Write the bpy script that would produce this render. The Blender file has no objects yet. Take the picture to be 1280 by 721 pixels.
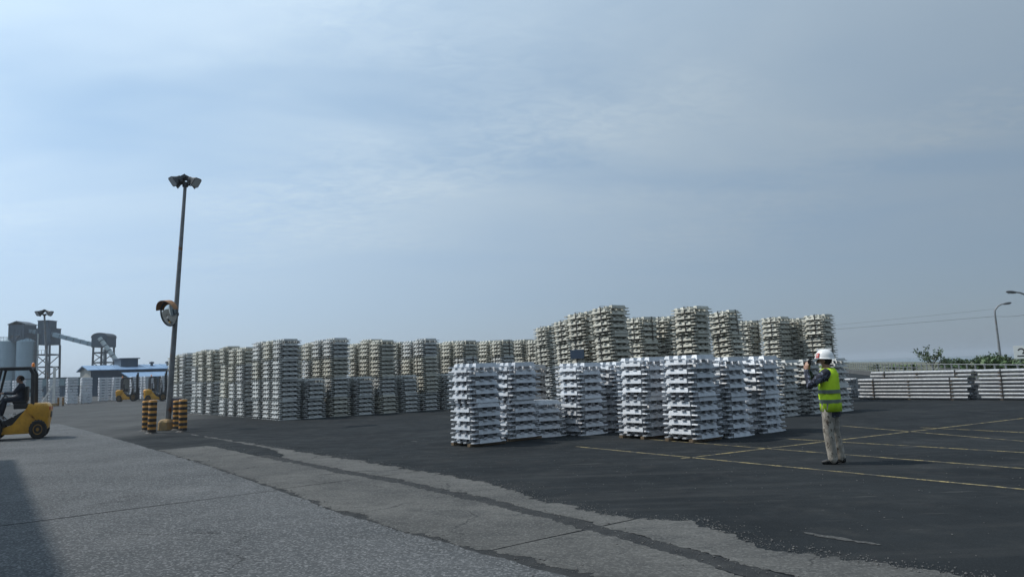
import bpy, bmesh, math, random
from mathutils import Vector as V, Matrix as M, noise as mnoise
R = math.radians
random.seed(7)
S = bpy.context.scene
COL = S.collection

# ------------------------------------------------------------------ camera
FPX, PITCH, ROLL, EYE = 932.0, R(6.3), R(2.05), 1.55
fw = V((0, math.cos(PITCH), math.sin(PITCH)))
u0 = V((0, -math.sin(PITCH), math.cos(PITCH))); r0 = V((1, 0, 0))
up = u0*math.cos(ROLL) + r0*math.sin(ROLL)
rt = r0*math.cos(ROLL) - u0*math.sin(ROLL)
CAM = V((0, 0, EYE))
cd = bpy.data.cameras.new('camera'); co = bpy.data.objects.new('camera', cd); COL.objects.link(co)
cd.sensor_fit = 'HORIZONTAL'; cd.sensor_width = 36; cd.lens = FPX/1280*36
cd.clip_start = 0.05; cd.clip_end = 20000
m = M((rt, up, -fw)).transposed().to_4x4(); m.translation = CAM
co.matrix_world = m
S.camera = co

# ------------------------------------------------------------------ light
SUN_AZ, SUN_EL = R(-78), R(53)          # azimuth clockwise from +Y
sdir = V((math.sin(SUN_AZ)*math.cos(SUN_EL), math.cos(SUN_AZ)*math.cos(SUN_EL), math.sin(SUN_EL)))
sl = bpy.data.lights.new('sun', 'SUN'); sl.energy = 3.7; sl.angle = R(0.9); sl.color = (1.0, 0.95, 0.87)
so = bpy.data.objects.new('sun', sl); COL.objects.link(so)
so.rotation_euler = sdir.to_track_quat('Z', 'Y').to_euler(); so.location = sdir*60

W = bpy.data.worlds.new('World'); S.world = W; W.use_nodes = True
nt = W.node_tree; nt.nodes.clear()
def N(t, typ, **kw):
    n = t.nodes.new(typ)
    for k, v in kw.items(): setattr(n, k, v)
    return n
def L(t, a, b): t.links.new(a, b)
wo = N(nt, 'ShaderNodeOutputWorld'); bg = N(nt, 'ShaderNodeBackground'); bg.inputs[1].default_value = 0.11
sky = N(nt, 'ShaderNodeTexSky', sky_type='NISHITA', sun_disc=False)
sky.sun_elevation = SUN_EL; sky.sun_rotation = SUN_AZ
sky.air_density = 1.0; sky.dust_density = 1.2; sky.ozone_density = 3.0
tc = N(nt, 'ShaderNodeTexCoord'); sep = N(nt, 'ShaderNodeSeparateXYZ'); L(nt, tc.outputs['Generated'], sep.inputs[0])
def mth(t, op, a, b=None, clamp=False):
    n = N(t, 'ShaderNodeMath', operation=op, use_clamp=clamp)
    for i, v in enumerate((a, b)):
        if v is None: continue
        if isinstance(v, (int, float)): n.inputs[i].default_value = v
        else: L(t, v, n.inputs[i])
    return n.outputs[0]
zz = mth(nt, 'ADD', mth(nt, 'MAXIMUM', sep.outputs[2], 0.0), 0.12)
cx = mth(nt, 'DIVIDE', sep.outputs[0], zz); cy = mth(nt, 'DIVIDE', sep.outputs[1], zz)
cmb = N(nt, 'ShaderNodeCombineXYZ'); L(nt, cx, cmb.inputs[0]); L(nt, cy, cmb.inputs[1])
def wnoise(scale, detail, rough, dist=0.0, stretch=(1, 1, 1), rot=0.0):
    mp = N(nt, 'ShaderNodeMapping'); mp.inputs['Scale'].default_value = stretch; mp.inputs['Rotation'].default_value = (0, 0, rot)
    L(nt, cmb.outputs[0], mp.inputs[0])
    n = N(nt, 'ShaderNodeTexNoise'); n.inputs['Scale'].default_value = scale; n.inputs['Detail'].default_value = detail
    n.inputs['Roughness'].default_value = rough; n.inputs['Distortion'].default_value = dist
    L(nt, mp.outputs[0], n.inputs['Vector']); return n.outputs[0]
def wramp(v, a, b):
    n = N(nt, 'ShaderNodeMapRange', interpolation_type='SMOOTHSTEP'); n.inputs[1].default_value = a; n.inputs[2].default_value = b
    L(nt, v, n.inputs[0]); return n.outputs[0]
veil = wramp(wnoise(0.5, 4, 0.5, 0.5, (1, 1.8, 1), 0.35), 0.24, 0.66)
fine = wramp(wnoise(13.0, 6, 0.62, 0.7, (1, 1.4, 1), 0.2), 0.30, 0.70)
patch = wramp(wnoise(0.8, 3, 0.5, 0.3, (1, 1.2, 1), 2.5), 0.38, 0.62)
cl = mth(nt, 'ADD', mth(nt, 'MULTIPLY', veil, 0.55), mth(nt, 'MULTIPLY', mth(nt, 'MULTIPLY', fine, patch), 0.22))
cl = mth(nt, 'MULTIPLY', cl, wramp(sep.outputs[2], 0.05, 0.26))
# thin high cloud and haze scatter sunlight forward: brightest round the sun
dp0 = N(nt, 'ShaderNodeVectorMath', operation='DOT_PRODUCT'); L(nt, tc.outputs['Generated'], dp0.inputs[0]); dp0.inputs[1].default_value = sdir
ph = mth(nt, 'POWER', mth(nt, 'MULTIPLY', mth(nt, 'ADD', dp0.outputs['Value'], 1.0), 0.5), 3.0)
low = N(nt, 'ShaderNodeMapRange', interpolation_type='SMOOTHSTEP'); low.inputs[1].default_value = 0.0; low.inputs[2].default_value = 0.4; low.inputs[3].default_value = 1.65; low.inputs[4].default_value = 1.0; L(nt, sep.outputs[2], low.inputs[0])
hzv = mth(nt, 'ADD', mth(nt, 'MULTIPLY', mth(nt, 'MULTIPLY', ph, low.outputs[0]), 9.9), 2.5)
clv = mth(nt, 'ADD', mth(nt, 'MULTIPLY', ph, 16.0), 3.0)
def tint(v, c):
    n = N(nt, 'ShaderNodeVectorMath', operation='SCALE'); n.inputs[0].default_value = c; L(nt, v, n.inputs['Scale']); return n.outputs[0]
m1 = N(nt, 'ShaderNodeMix', data_type='RGBA'); m1.inputs[0].default_value = 0.72; L(nt, sky.outputs[0], m1.inputs[6]); tl = N(nt, 'ShaderNodeMix', data_type='RGBA'); L(nt, wramp(sep.outputs[2], 0.0, 0.34), tl.inputs[0]); L(nt, tint(hzv, (.75, .98, 1.26)), tl.inputs[6]); L(nt, tint(hzv, (.67, .99, 1.36)), tl.inputs[7]); L(nt, tl.outputs[2], m1.inputs[7])
mx = N(nt, 'ShaderNodeMix', data_type='RGBA'); L(nt, cl, mx.inputs[0]); L(nt, m1.outputs[2], mx.inputs[6]); L(nt, tint(clv, (.85, 1.0, 1.11)), mx.inputs[7])
L(nt, mx.outputs[2], bg.inputs[0]); L(nt, bg.outputs[0], wo.inputs[0])

S.view_settings.view_transform = 'Standard'; S.view_settings.look = 'None'
S.view_settings.exposure = -0.33; S.view_settings.gamma = 1.0; S.view_settings.use_curve_mapping = False

# ------------------------------------------------------------------ yard frame
AZ = R(-38.2)
AX = V((math.sin(AZ), math.cos(AZ), 0)); BX = V((math.cos(AZ), -math.sin(AZ), 0))   # along the stacks' two sides
ROTZ = -AZ
def ab(a, b, z=0.0): return AX*a + BX*b + V((0, 0, z))
def ray(x, y): return fw + rt*((x-640)/FPX) - up*((y-360.5)/FPX)
def gnd(x, y, z=0.0):
    d = ray(x, y); return CAM + d*((z-EYE)/d.z)
def at(x, y, Y):
    d = ray(x, y); return CAM + d*(Y/d.y)
def px(p):
    q = p-CAM; w = q.dot(fw); return 640+FPX*q.dot(rt)/w
def solve(p, d, x, lo=-200., hi=200.):
    # distance s along d from p at which the point stands in the direction of picture column x
    s0 = None; n = 400
    for i in range(n):
        s, t = lo+(hi-lo)*i/n, lo+(hi-lo)*(i+1)/n
        a, b = p+d*s, p+d*t
        if (a-CAM).dot(fw) < 1 or (b-CAM).dot(fw) < 1: continue
        fa, fb = px(a)-x, px(b)-x
        if fa*fb <= 0: return s+(t-s)*fa/(fa-fb)
    return 0.0

# ------------------------------------------------------------------ materials
def mat(name, color, rough=0.7, metal=0.0, spec=0.4):
    k = bpy.data.materials.new(name); k.use_nodes = True
    b = k.node_tree.nodes['Principled BSDF']
    b.inputs['Base Color'].default_value = (*color, 1); b.inputs['Roughness'].default_value = rough
    b.inputs['Metallic'].default_value = metal; b.inputs['Specular IOR Level'].default_value = spec
    return k
def noisy(name, c1, c2, scale=8.0, rough=0.7, metal=0.0, spec=0.4, detail=5, lo=0.35, hi=0.65, bump=0.0, bscale=None, c3=None, s3=40.0, l3=0.6, h3=0.7, coord='Object', rnd=0.0, stretch=(1, 1, 1), rvar=0.0):
    k = mat(name, c1, rough, metal, spec); t = k.node_tree; b = t.nodes['Principled BSDF']
    tcn = N(t, 'ShaderNodeTexCoord'); mp = N(t, 'ShaderNodeMapping'); mp.inputs['Scale'].default_value = stretch
    L(t, tcn.outputs[coord], mp.inputs[0])
    oi = N(t, 'ShaderNodeObjectInfo')
    vec = mp.outputs[0]
    if coord == 'Object':
        add = N(t, 'ShaderNodeVectorMath', operation='ADD'); L(t, vec, add.inputs[0])
        cm = N(t, 'ShaderNodeCombineXYZ'); L(t, mth(t, 'MULTIPLY', oi.outputs['Random'], 37.0), cm.inputs[0]); L(t, mth(t, 'MULTIPLY', oi.outputs['Random'], 91.0), cm.inputs[1])
        L(t, cm.outputs[0], add.inputs[1]); vec = add.outputs[0]
    def ns(sc, dt):
        n = N(t, 'ShaderNodeTexNoise'); n.inputs['Scale'].default_value = sc; n.inputs['Detail'].default_value = dt; n.inputs['Roughness'].default_value = 0.6
        L(t, vec, n.inputs['Vector']); return n.outputs[0]
    def rg(v, a, c):
        n = N(t, 'ShaderNodeMapRange'); n.inputs[1].default_value = a; n.inputs[2].default_value = c; L(t, v, n.inputs[0]); return n.outputs[0]
    def mix(f, a, c):
        n = N(t, 'ShaderNodeMix', data_type='RGBA'); L(t, f, n.inputs[0])
        for i, v in ((6, a), (7, c)):
            if isinstance(v, tuple): n.inputs[i].default_value = (*v, 1)
            else: L(t, v, n.inputs[i])
        return n.outputs[2]
    f1 = rg(ns(scale, detail), lo, hi)
    c = mix(f1, c1, c2)
    if c3: c = mix(rg(ns(s3, 3), l3, h3), c, c3)
    if rnd:
        h = N(t, 'ShaderNodeHueSaturation'); L(t, c, h.inputs['Color'])
        L(t, mth(t, 'ADD', mth(t, 'MULTIPLY', oi.outputs['Random'], 2*rnd), 1-rnd), h.inputs['Value']); c = h.outputs[0]
    L(t, c, b.inputs['Base Color'])
    if rvar: L(t, mth(t, 'ADD', mth(t, 'MULTIPLY', f1, rvar), rough), b.inputs['Roughness'])
    if bump:
        bp = N(t, 'ShaderNodeBump'); bp.inputs['Strength'].default_value = bump; bp.inputs['Distance'].default_value = 0.02
        L(t, ns(bscale or scale*4, 4), bp.inputs['Height']); L(t, bp.outputs[0], b.inputs['Normal'])
    return k

def ground_material():
    k = mat('asphalt', (.05, .05, .05), 0.75, 0, 0.05); t = k.node_tree; b = t.nodes['Principled BSDF']
    g = N(t, 'ShaderNodeNewGeometry')
    def ns(sc, dt, st=(1, 1, 1), ro=0.6, rot=0):
        mp = N(t, 'ShaderNodeMapping'); mp.inputs['Scale'].default_value = st; mp.inputs['Rotation'].default_value = (0, 0, rot); L(t, g.outputs['Position'], mp.inputs[0])
        n = N(t, 'ShaderNodeTexNoise'); n.inputs['Scale'].default_value = sc; n.inputs['Detail'].default_value = dt; n.inputs['Roughness'].default_value = ro
        L(t, mp.outputs[0], n.inputs['Vector']); return n.outputs[0]
    def rg(v, a, c, x=0, y=1):
        n = N(t, 'ShaderNodeMapRange', interpolation_type='SMOOTHSTEP'); n.inputs[1].default_value = a; n.inputs[2].default_value = c; n.inputs[3].default_value = x; n.inputs[4].default_value = y; L(t, v, n.inputs[0]); return n.outputs[0]
    def mix(f, a, c):
        n = N(t, 'ShaderNodeMix', data_type='RGBA')
        if isinstance(f, (int, float)): n.inputs[0].default_value = f
        else: L(t, f, n.inputs[0])
        for i, v in ((6, a), (7, c)):
            if isinstance(v, tuple): n.inputs[i].default_value = (*v, 1)
            else: L(t, v, n.inputs[i])
        return n.outputs[2]
    sp = N(t, 'ShaderNodeSeparateXYZ'); L(t, g.outputs['Position'], sp.inputs[0])
    def dot(v): return mth(t, 'ADD', mth(t, 'MULTIPLY', sp.outputs[0], v.x), mth(t, 'MULTIPLY', sp.outputs[1], v.y))
    A, B = dot(AX), dot(BX)
    big = ns(0.35, 4)
    new = mix(rg(big, 0.35, 0.65), (.0155, .0185, .021), (.023, .0265, .029))
    new = mix(rg(ns(1.2, 5, (1, 1, 1)), 0.55, 0.75), new, (.033, .034, .035))
    old = mix(rg(big, 0.3, 0.7), (.06, .062, .063), (.085, .087, .087))
    # the worn pavement starts beyond the lamp pole, left of the long block
    e = mth(t, 'ADD', A, mth(t, 'MULTIPLY', B, -1.7)); e = mth(t, 'ADD', e, mth(t, 'MULTIPLY', big, 9.0))
    oldf = rg(e, 17.0, 27.0)
    c = mix(oldf, new, old)
    # pale scuffs and tyre polish drawn out along the traffic
    sc = rg(ns(1.0, 3, (0.9, 7.0, 1), 0.5, AZ+1.57), 0.66, 0.74)
    c = mix(mth(t, 'MULTIPLY', sc, 0.35), c, (.12, .12, .115))
    tm = rg(ns(0.5, 4, (0.35, 5.0, 1), 0.6, AZ+1.57), 0.50, 0.70)
    c = mix(mth(t, 'MULTIPLY', tm, 0.55), c, (.040, .042, .043))
    ds = rg(ns(0.9, 7, (1, 1, 1), 0.72), 0.50, 0.70)
    c = mix(mth(t, 'MULTIPLY', ds, 0.40), c, (.052, .053, .052))
    ck = rg(ns(16, 2, (1, 1, 1), 0.5), 0.73, 0.78)
    c = mix(mth(t, 'MULTIPLY', ck, 0.5), c, (.2, .2, .19))
    ag = rg(ns(55, 2), 0.45, 0.75)
    c = mix(mth(t, 'MULTIPLY', ag, 0.25), c, (.06, .062, .065))
    L(t, c, b.inputs['Base Color'])
    L(t, rg(ns(2.5, 4), 0.3, 0.7, 0.78, 0.97), b.inputs['Roughness'])
    bp = N(t, 'ShaderNodeBump'); bp.inputs['Strength'].default_value = 0.5; bp.inputs['Distance'].default_value = 0.01
    L(t, ns(60, 4), bp.inputs['Height']); L(t, bp.outputs[0], b.inputs['Normal'])
    return k
def concrete_material(name, base, dark, speck, speckf, dirt):
    k = mat(name, base, 0.9, 0, 0.15); t = k.node_tree; b = t.nodes['Principled BSDF']
    g = N(t, 'ShaderNodeNewGeometry')
    def ns(sc, dt, st=(1, 1, 1), ro=0.6, rot=0):
        mp = N(t, 'ShaderNodeMapping'); mp.inputs['Scale'].default_value = st; mp.inputs['Rotation'].default_value = (0, 0, rot); L(t, g.outputs['Position'], mp.inputs[0])
        n = N(t, 'ShaderNodeTexNoise'); n.inputs['Scale'].default_value = sc; n.inputs['Detail'].default_value = dt; n.inputs['Roughness'].default_value = ro
        L(t, mp.outputs[0], n.inputs['Vector']); return n.outputs[0]
    def rg(v, a, c, x=0, y=1):
        n = N(t, 'ShaderNodeMapRange', interpolation_type='SMOOTHSTEP'); n.inputs[1].default_value = a; n.inputs[2].default_value = c; n.inputs[3].default_value = x; n.inputs[4].default_value = y; L(t, v, n.inputs[0]); return n.outputs[0]
    def mix(f, a, c):
        n = N(t, 'ShaderNodeMix', data_type='RGBA'); L(t, f, n.inputs[0])
        for i, v in ((6, a), (7, c)):
            if isinstance(v, tuple): n.inputs[i].default_value = (*v, 1)
            else: L(t, v, n.inputs[i])
        return n.outputs[2]
    c = mix(rg(ns(0.5, 5), 0.35, 0.68), base, dark)
    c = mix(mth(t, 'MULTIPLY', rg(ns(0.8, 4), 0.58, 0.70), 0.55), c, (.042, .044, .046))
    c = mix(mth(t, 'MULTIPLY', rg(ns(0.33, 3), 0.55, 0.72), 0.35), c, (.17, .172, .172))
    wn = N(t, 'ShaderNodeTexNoise'); wn.inputs['Scale'].default_value = 1.4; wn.inputs['Detail'].default_value = 6; L(t, g.outputs['Position'], wn.inputs['Vector'])
    wv = N(t, 'ShaderNodeVectorMath', operation='MULTIPLY_ADD'); L(t, wn.outputs['Color'], wv.inputs[0]); wv.inputs[1].default_value = (.9, .9, 0); L(t, g.outputs['Position'], wv.inputs[2])
    cv = N(t, 'ShaderNodeTexVoronoi', feature='DISTANCE_TO_EDGE'); cv.inputs['Scale'].default_value = 0.30; L(t, wv.outputs[0], cv.inputs['Vector'])
    cr = mth(t, 'MULTIPLY', rg(cv.outputs['Distance'], 0.001, 0.006, 1, 0), rg(ns(0.45, 3), 0.46, 0.56))
    c = mix(mth(t, 'MULTIPLY', cr, 0.8), c, (.022, .023, .024))
    c = mix(mth(t, 'MULTIPLY', rg(ns(1.6, 8, (1, 3, 1), 0.7, AZ+1.57), 0.47, 0.72), dirt), c, (.05, .052, .052))
    vo = N(t, 'ShaderNodeTexVoronoi'); vo.inputs['Scale'].default_value = 58; L(t, g.outputs['Position'], vo.inputs['Vector'])
    vs = N(t, 'ShaderNodeSeparateColor'); L(t, vo.outputs['Color'], vs.inputs[0])
    c = mix(mth(t, 'MULTIPLY', rg(vs.outputs[0], 0.55, 0.95), speckf), c, speck)
    c = mix(mth(t, 'MULTIPLY', rg(vs.outputs[1], 0.55, 0.95), speckf*0.9), c, (.04, .042, .045))
    L(t, c, b.inputs['Base Color'])
    bp = N(t, 'ShaderNodeBump'); bp.inputs['Strength'].default_value = 0.5; bp.inputs['Distance'].default_value = 0.008
    L(t, mth(t, 'ADD', ns(45, 4), vs.outputs[2]), bp.inputs['Height']); L(t, bp.outputs[0], b.inputs['Normal'])
    return k
MT = {
 'asphalt': ground_material(),
 'road': concrete_material('road_concrete', (.092, .097, .101), (.062, .067, .071), (.25, .255, .26), 0.55, 0.5),
 'strip': concrete_material('strip_concrete', (.108, .107, .102), (.06, .061, .06), (.2, .2, .19), 0.4, 0.9),
 'fill': noisy('grey_asphalt_fill', (.028, .030, .032), (.045, .047, .048), 5, 0.9, 0, 0.1, c3=(.09, .09, .088), s3=60, l3=.6, h3=.8, bump=.5, bscale=60),
 'gravel': noisy('grit', (.16, .16, .155), (.08, .08, .08), 9, 0.9),
 'sea': noisy('sea_water', (.10, .14, .16), (.13, .17, .19), 0.02, 0.25, 0, 0.5, coord='Object', bump=0.6, bscale=0.8),
 'verge': noisy('verge_earth', (.10, .09, .06), (.06, .075, .035), 0.8, 0.95, bump=0.4),
 'yellow_paint': noisy('worn_yellow_paint', (.34, .27, .115), (.05, .05, .047), 5.0, 0.8, lo=0.40, hi=0.62, c3=(.03, .031, .032), s3=30, l3=.5, h3=.6, coord='Object'),
 'alu_clean': noisy('bright_aluminium', (.60, .615, .64), (.48, .50, .53), 9, 0.40, 0.4, 0.5, rnd=0.12, bump=0.25, bscale=40, c3=(.34, .35, .36), s3=22, l3=0.62, h3=0.75, rvar=0.12),
 'alu_dull': noisy('dull_aluminium', (.50, .505, .49), (.40, .405, .39), 7, 0.55, 0.3, 0.4, rnd=0.13, bump=0.25, bscale=40, c3=(.25, .25, .24), s3=22, l3=0.6, h3=0.75, rvar=0.1),
 'alu_weathered': noisy('weathered_aluminium', (.51, .50, .44), (.41, .40, .345), 6, 0.6, 0.2, 0.35, rnd=0.13, bump=0.3, bscale=40, c3=(.24, .225, .18), s3=18, l3=0.58, h3=0.74, rvar=0.1),
 'alu_brown': noisy('stained_aluminium', (.36, .34, .32), (.28, .265, .25), 6, 0.6, 0.2, 0.35, rnd=0.13, bump=0.3, bscale=40),
 'billet': noisy('billet_aluminium', (.38, .39, .40), (.28, .29, .30), 5, 0.5, 0.3, 0.5, rnd=0.08, stretch=(0.3, 3, 3), rvar=0.12),
 'strap': mat('steel_strap', (.06, .055, .05), 0.5, 0.6),
 'timber': noisy('old_timber', (.20, .145, .09), (.12, .085, .055), 6, 0.85, stretch=(0.4, 4, 4), bump=0.3),
 'galv': noisy('grey_pole_steel', (.24, .25, .26), (.17, .175, .18), 5, 0.55, 0.4, 0.4, c3=(.20, .10, .05), s3=2.2, l3=0.60, h3=0.68),
 'dark_steel': noisy('dark_lamp_metal', (.055, .06, .066), (.08, .085, .09), 8, 0.5, 0.3),
 'lens': mat('lamp_glass', (.30, .32, .34), 0.15, 0.0, 0.6),
 'white_paint': noisy('white_post_paint', (.66, .66, .64), (.50, .49, .46), 5, 0.6),
 'safety_yellow': noisy('bollard_yellow', (.52, .25, .05), (.40, .19, .04), 9, 0.6, c3=(.12, .08, .04), s3=14, l3=0.62, h3=0.72),
 'black_paint': noisy('black_paint', (.022, .02, .02), (.04, .035, .03), 9, 0.6),
 'base_paint': noisy('plinth_paint', (.36, .24, .10), (.22, .16, .10), 7, 0.8, bump=0.3),
 'hood': noisy('orange_hood', (.34, .16, .05), (.22, .10, .04), 8, 0.5),
 'mirror': mat('mirror_glass', (.62, .66, .66), 0.06, 1.0),
 'grey_box': noisy('grey_violet_box', (.15, .14, .17), (.11, .105, .13), 6, 0.6),
 'fork_yellow': noisy('machine_yellow', (.62, .31, .022), (.50, .25, .02), 6, 0.38, 0, 0.5, c3=(.18, .09, .02), s3=12, l3=0.63, h3=0.75, rvar=0.15),
 'fork_black': noisy('machine_black', (.018, .019, .022), (.03, .031, .034), 8, 0.45),
 'rubber': noisy('tyre_rubber', (.018, .018, .018), (.032, .031, .03), 14, 0.85, bump=0.3),
 'rim': noisy('wheel_rim', (.30, .16, .03), (.18, .10, .03), 8, 0.6),
 'amber': mat('amber_plastic', (.75, .22, .03), 0.3),
 'red_plastic': mat('red_plastic', (.5, .03, .02), 0.35),
 'seat': mat('seat_vinyl', (.02, .02, .022), 0.6),
 'silo': noisy('silo_grey', (.29, .39, .45), (.24, .33, .39), 0.6, 0.6, stretch=(1, 1, 0.15), c3=(.13, .17, .21), s3=1.5, l3=0.6, h3=0.75),
 'cladding': noisy('blue_grey_cladding', (.045, .08, .12), (.035, .064, .098), 0.8, 0.6, stretch=(1, 1, 0.2)),
 'steel_frame': noisy('frame_steel', (.06, .08, .10), (.045, .06, .08), 1.0, 0.6),
 'pipe': noisy('pale_duct', (.44, .49, .50), (.34, .40, .41), 0.8, 0.5),
 'blue_roof': noisy('blue_sheet_roof', (.16, .27, .42), (.13, .22, .35), 0.5, 0.55, stretch=(3, 1, 1)),
 'shed_wall': noisy('shed_sheet_wall', (.27, .265, .24), (.20, .20, .185), 0.5, 0.7, stretch=(2, 2, 0.2)),
 'teal': noisy('teal_wall', (.18, .26, .29), (.15, .22, .25), 0.5, 0.6),
 'ware_wall': noisy('warehouse_sheet', (.42, .44, .45), (.34, .36, .37), 0.6, 0.6, stretch=(1, 1, 0.2)),
 'glass': mat('dark_glass', (.03, .04, .05), 0.1, 0, 0.6),
 'skin': noisy('skin', (.38, .22, .15), (.33, .18, .12), 20, 0.5),
 'helmet': noisy('helmet_shell', (.80, .80, .80), (.72, .72, .71), 10, 0.35),
 'vest': noisy('hi_vis_fabric', (.54, .80, .025), (.45, .68, .02), 7, 0.75, bump=0.5, bscale=14),
 'band': noisy('reflective_band', (.16, .20, .17), (.12, .15, .13), 12, 0.4, 0.3),  # dark grey-green: the bands' look in shade is put into the base colour
 'jacket': noisy('navy_camouflage', (.016, .018, .028), (.022, .026, .042), 16, 0.85, c3=(.16, .18, .24), s3=17, l3=0.56, h3=0.59, bump=0.6, bscale=22),
 'dark_jacket': noisy('dark_green_hem', (.012, .02, .018), (.018, .028, .024), 12, 0.85),
 'camo': noisy('desert_camouflage', (.38, .35, .30), (.26, .235, .20), 13, 0.85, lo=0.45, hi=0.53, c3=(.085, .07, .055), s3=15, l3=0.60, h3=0.64, bump=0.7, bscale=18, stretch=(1, 1, 0.6)),
 'shoe': mat('black_leather', (.012, .012, .013), 0.5),
 'mask': mat('white_mask', (.72, .72, .72), 0.8),
 'hair': mat('black_hair', (.01, .009, .008), 0.6),
 'camera_black': mat('camera_black', (.012, .012, .013), 0.4),
 'denim': noisy('dark_workwear', (.02, .028, .045), (.028, .036, .055), 14, 0.85),
 'placard': mat('navy_placard', (.012, .028, .055), 0.5),
 'sign_white': mat('sign_white', (.72, .72, .70), 0.5),
 'sign_ink': mat('sign_ink', (.03, .03, .03), 0.6),
 'parapet': noisy('parapet_concrete', (.10, .10, .095), (.07, .07, .068), 1.5, 0.85),
 'rail': noisy('rail_paint', (.30, .31, .31), (.22, .22, .22), 5, 0.55),
 'bark': noisy('bark', (.09, .07, .05), (.06, .045, .03), 10, 0.9, bump=0.5),
 'leaf': noisy('leaf_green', (.035, .065, .02), (.06, .10, .03), 1.5, 0.55, coord='Object'),
 'leaf2': noisy('broad_leaf_green', (.04, .085, .022), (.075, .12, .03), 1.5, 0.5, coord='Object'),
 'wire': mat('cable', (.03, .03, .03), 0.7),
}

# ------------------------------------------------------------------ mesh helpers
class MB:
    def __init__(s): s.v = []; s.f = []; s.sm = False
    def add(s, vs, fs, mt=None):
        o = len(s.v); s.v += [tuple(mt @ V(p)) if mt else tuple(p) for p in vs]; s.f += [tuple(i+o for i in f) for f in fs]; return s
    def box(s, c, d, mt=None, taper=(1, 1)):
        x, y, z = d[0]/2, d[1]/2, d[2]/2; tx, ty = taper
        vs = [(c[0]+i*x*(tx if k > 0 else 1), c[1]+j*y*(ty if k > 0 else 1), c[2]+k*z) for k in (-1, 1) for j in (-1, 1) for i in (-1, 1)]
        return s.add(vs, [(0, 2, 3, 1), (4, 5, 7, 6), (0, 1, 5, 4), (2, 6, 7, 3), (0, 4, 6, 2), (1, 3, 7, 5)], mt)
    def bar(s, a, b, w, h=None, upv=(0, 0, 1)):
        a, b = V(a), V(b); d = (b-a); l = d.length; d.normalize(); h = h or w
        sd = d.cross(V(upv))
        if sd.length < 1e-4: sd = d.cross(V((0, 1, 0)))
        sd.normalize(); u = sd.cross(d)
        mt = M((d, sd, u)).transposed().to_4x4(); mt.translation = (a+b)/2
        return s.box((0, 0, 0), (l, w, h), mt)
    def loft(s, rings, cap=True, close=True):
        n = len(rings[0]); o = len(s.v)
        for r in rings: s.v += [tuple(p) for p in r]
        for i in range(len(rings)-1):
            for j in range(n if close else n-1):
                k = (j+1) % n; s.f.append((o+i*n+j, o+i*n+k, o+(i+1)*n+k, o+(i+1)*n+j))
        if cap: s.f.append(tuple(o+j for j in range(n-1, -1, -1))); s.f.append(tuple(o+(len(rings)-1)*n+j for j in range(n)))
        return s
    def tube(s, pts, rads, n=10, side=None, flat=1.0, cap=True):
        pts = [V(p) for p in pts]
        if isinstance(rads, (int, float)): rads = [rads]*len(pts)
        rings = []; prev = None
        for i, p in enumerate(pts):
            d = (pts[min(i+1, len(pts)-1)]-pts[max(i-1, 0)]).normalized()
            ref = V(side) if side else (prev if prev else (V((0, 1, 0)) if abs(d.y) < 0.9 else V((1, 0, 0))))
            e1 = ref-d*ref.dot(d)
            if e1.length < 1e-3: e1 = d.orthogonal()
            e1.normalize(); e2 = d.cross(e1); prev = e1
            r = rads[i]; rx, ry = (r if isinstance(r, tuple) else (r, r*flat))
            rings.append([p+e1*(rx*math.cos(2*math.pi*k/n))+e2*(ry*math.sin(2*math.pi*k/n)) for k in range(n)])
        return s.loft(rings, cap)
    def ball(s, c, r, n=12, m=8, mt=None):
        rx, ry, rz = (r, r, r) if isinstance(r, (int, float)) else r
        vs = [(c[0], c[1], c[2]-rz)]
        for i in range(1, m):
            t = -math.pi/2+math.pi*i/m
            for k in range(n): vs.append((c[0]+rx*math.cos(t)*math.cos(2*math.pi*k/n), c[1]+ry*math.cos(t)*math.sin(2*math.pi*k/n), c[2]+rz*math.sin(t)))
        vs.append((c[0], c[1], c[2]+rz)); fs = []
        for k in range(n):
            j = (k+1) % n; fs.append((0, 1+j, 1+k)); fs.append((len(vs)-1, 1+(m-2)*n+k, 1+(m-2)*n+j))
            for i in range(m-2): fs.append((1+i*n+k, 1+i*n+j, 1+(i+1)*n+j, 1+(i+1)*n+k))
        return s.add(vs, fs, mt)
    def lathe(s, prof, n=20, mt=None, cap=True):
        vs = []; fs = []
        for r, z in prof:
            for k in range(n): vs.append((r*math.cos(2*math.pi*k/n), r*math.sin(2*math.pi*k/n), z))
        for i in range(len(prof)-1):
            for k in range(n):
                j = (k+1) % n; fs.append((i*n+k, i*n+j, (i+1)*n+j, (i+1)*n+k))
        if cap: fs.append(tuple(range(n-1, -1, -1))); fs.append(tuple((len(prof)-1)*n+k for k in range(n)))
        return s.add(vs, fs, mt)
    def prism(s, prof, y0, y1, mt=None):
        # profile in (x, z), extruded along y
        n = len(prof); vs = [(x, y0, z) for x, z in prof]+[(x, y1, z) for x, z in prof]
        fs = [tuple(range(n)), tuple(range(2*n-1, n-1, -1))]+[(i, i+n, (i+1) % n+n, (i+1) % n) for i in range(n)]
        return s.add(vs, fs, mt)
    def mesh(s, name, smooth=False, bevel=0.0):
        me = bpy.data.meshes.new(name); me.from_pydata(s.v, [], s.f); me.update()
        bm = bmesh.new(); bm.from_mesh(me)
        bmesh.ops.recalc_face_normals(bm, faces=bm.faces)
        if bevel: bmesh.ops.bevel(bm, geom=[e for e in bm.edges if len(e.link_faces) == 2 and e.calc_face_angle(0) > 0.5], offset=bevel, segments=2, affect='EDGES', profile=0.6)
        bm.to_mesh(me); bm.free()
        if smooth:
            for p in me.polygons: p.use_smooth = True
            me.set_sharp_from_angle(angle=R(smooth if smooth is not True else 40))
        return me
    def build(s, name, material, parent=None, smooth=False, bevel=0.0, **tg):
        return link(name, s.mesh(name, smooth, bevel), material, parent, **tg)
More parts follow.
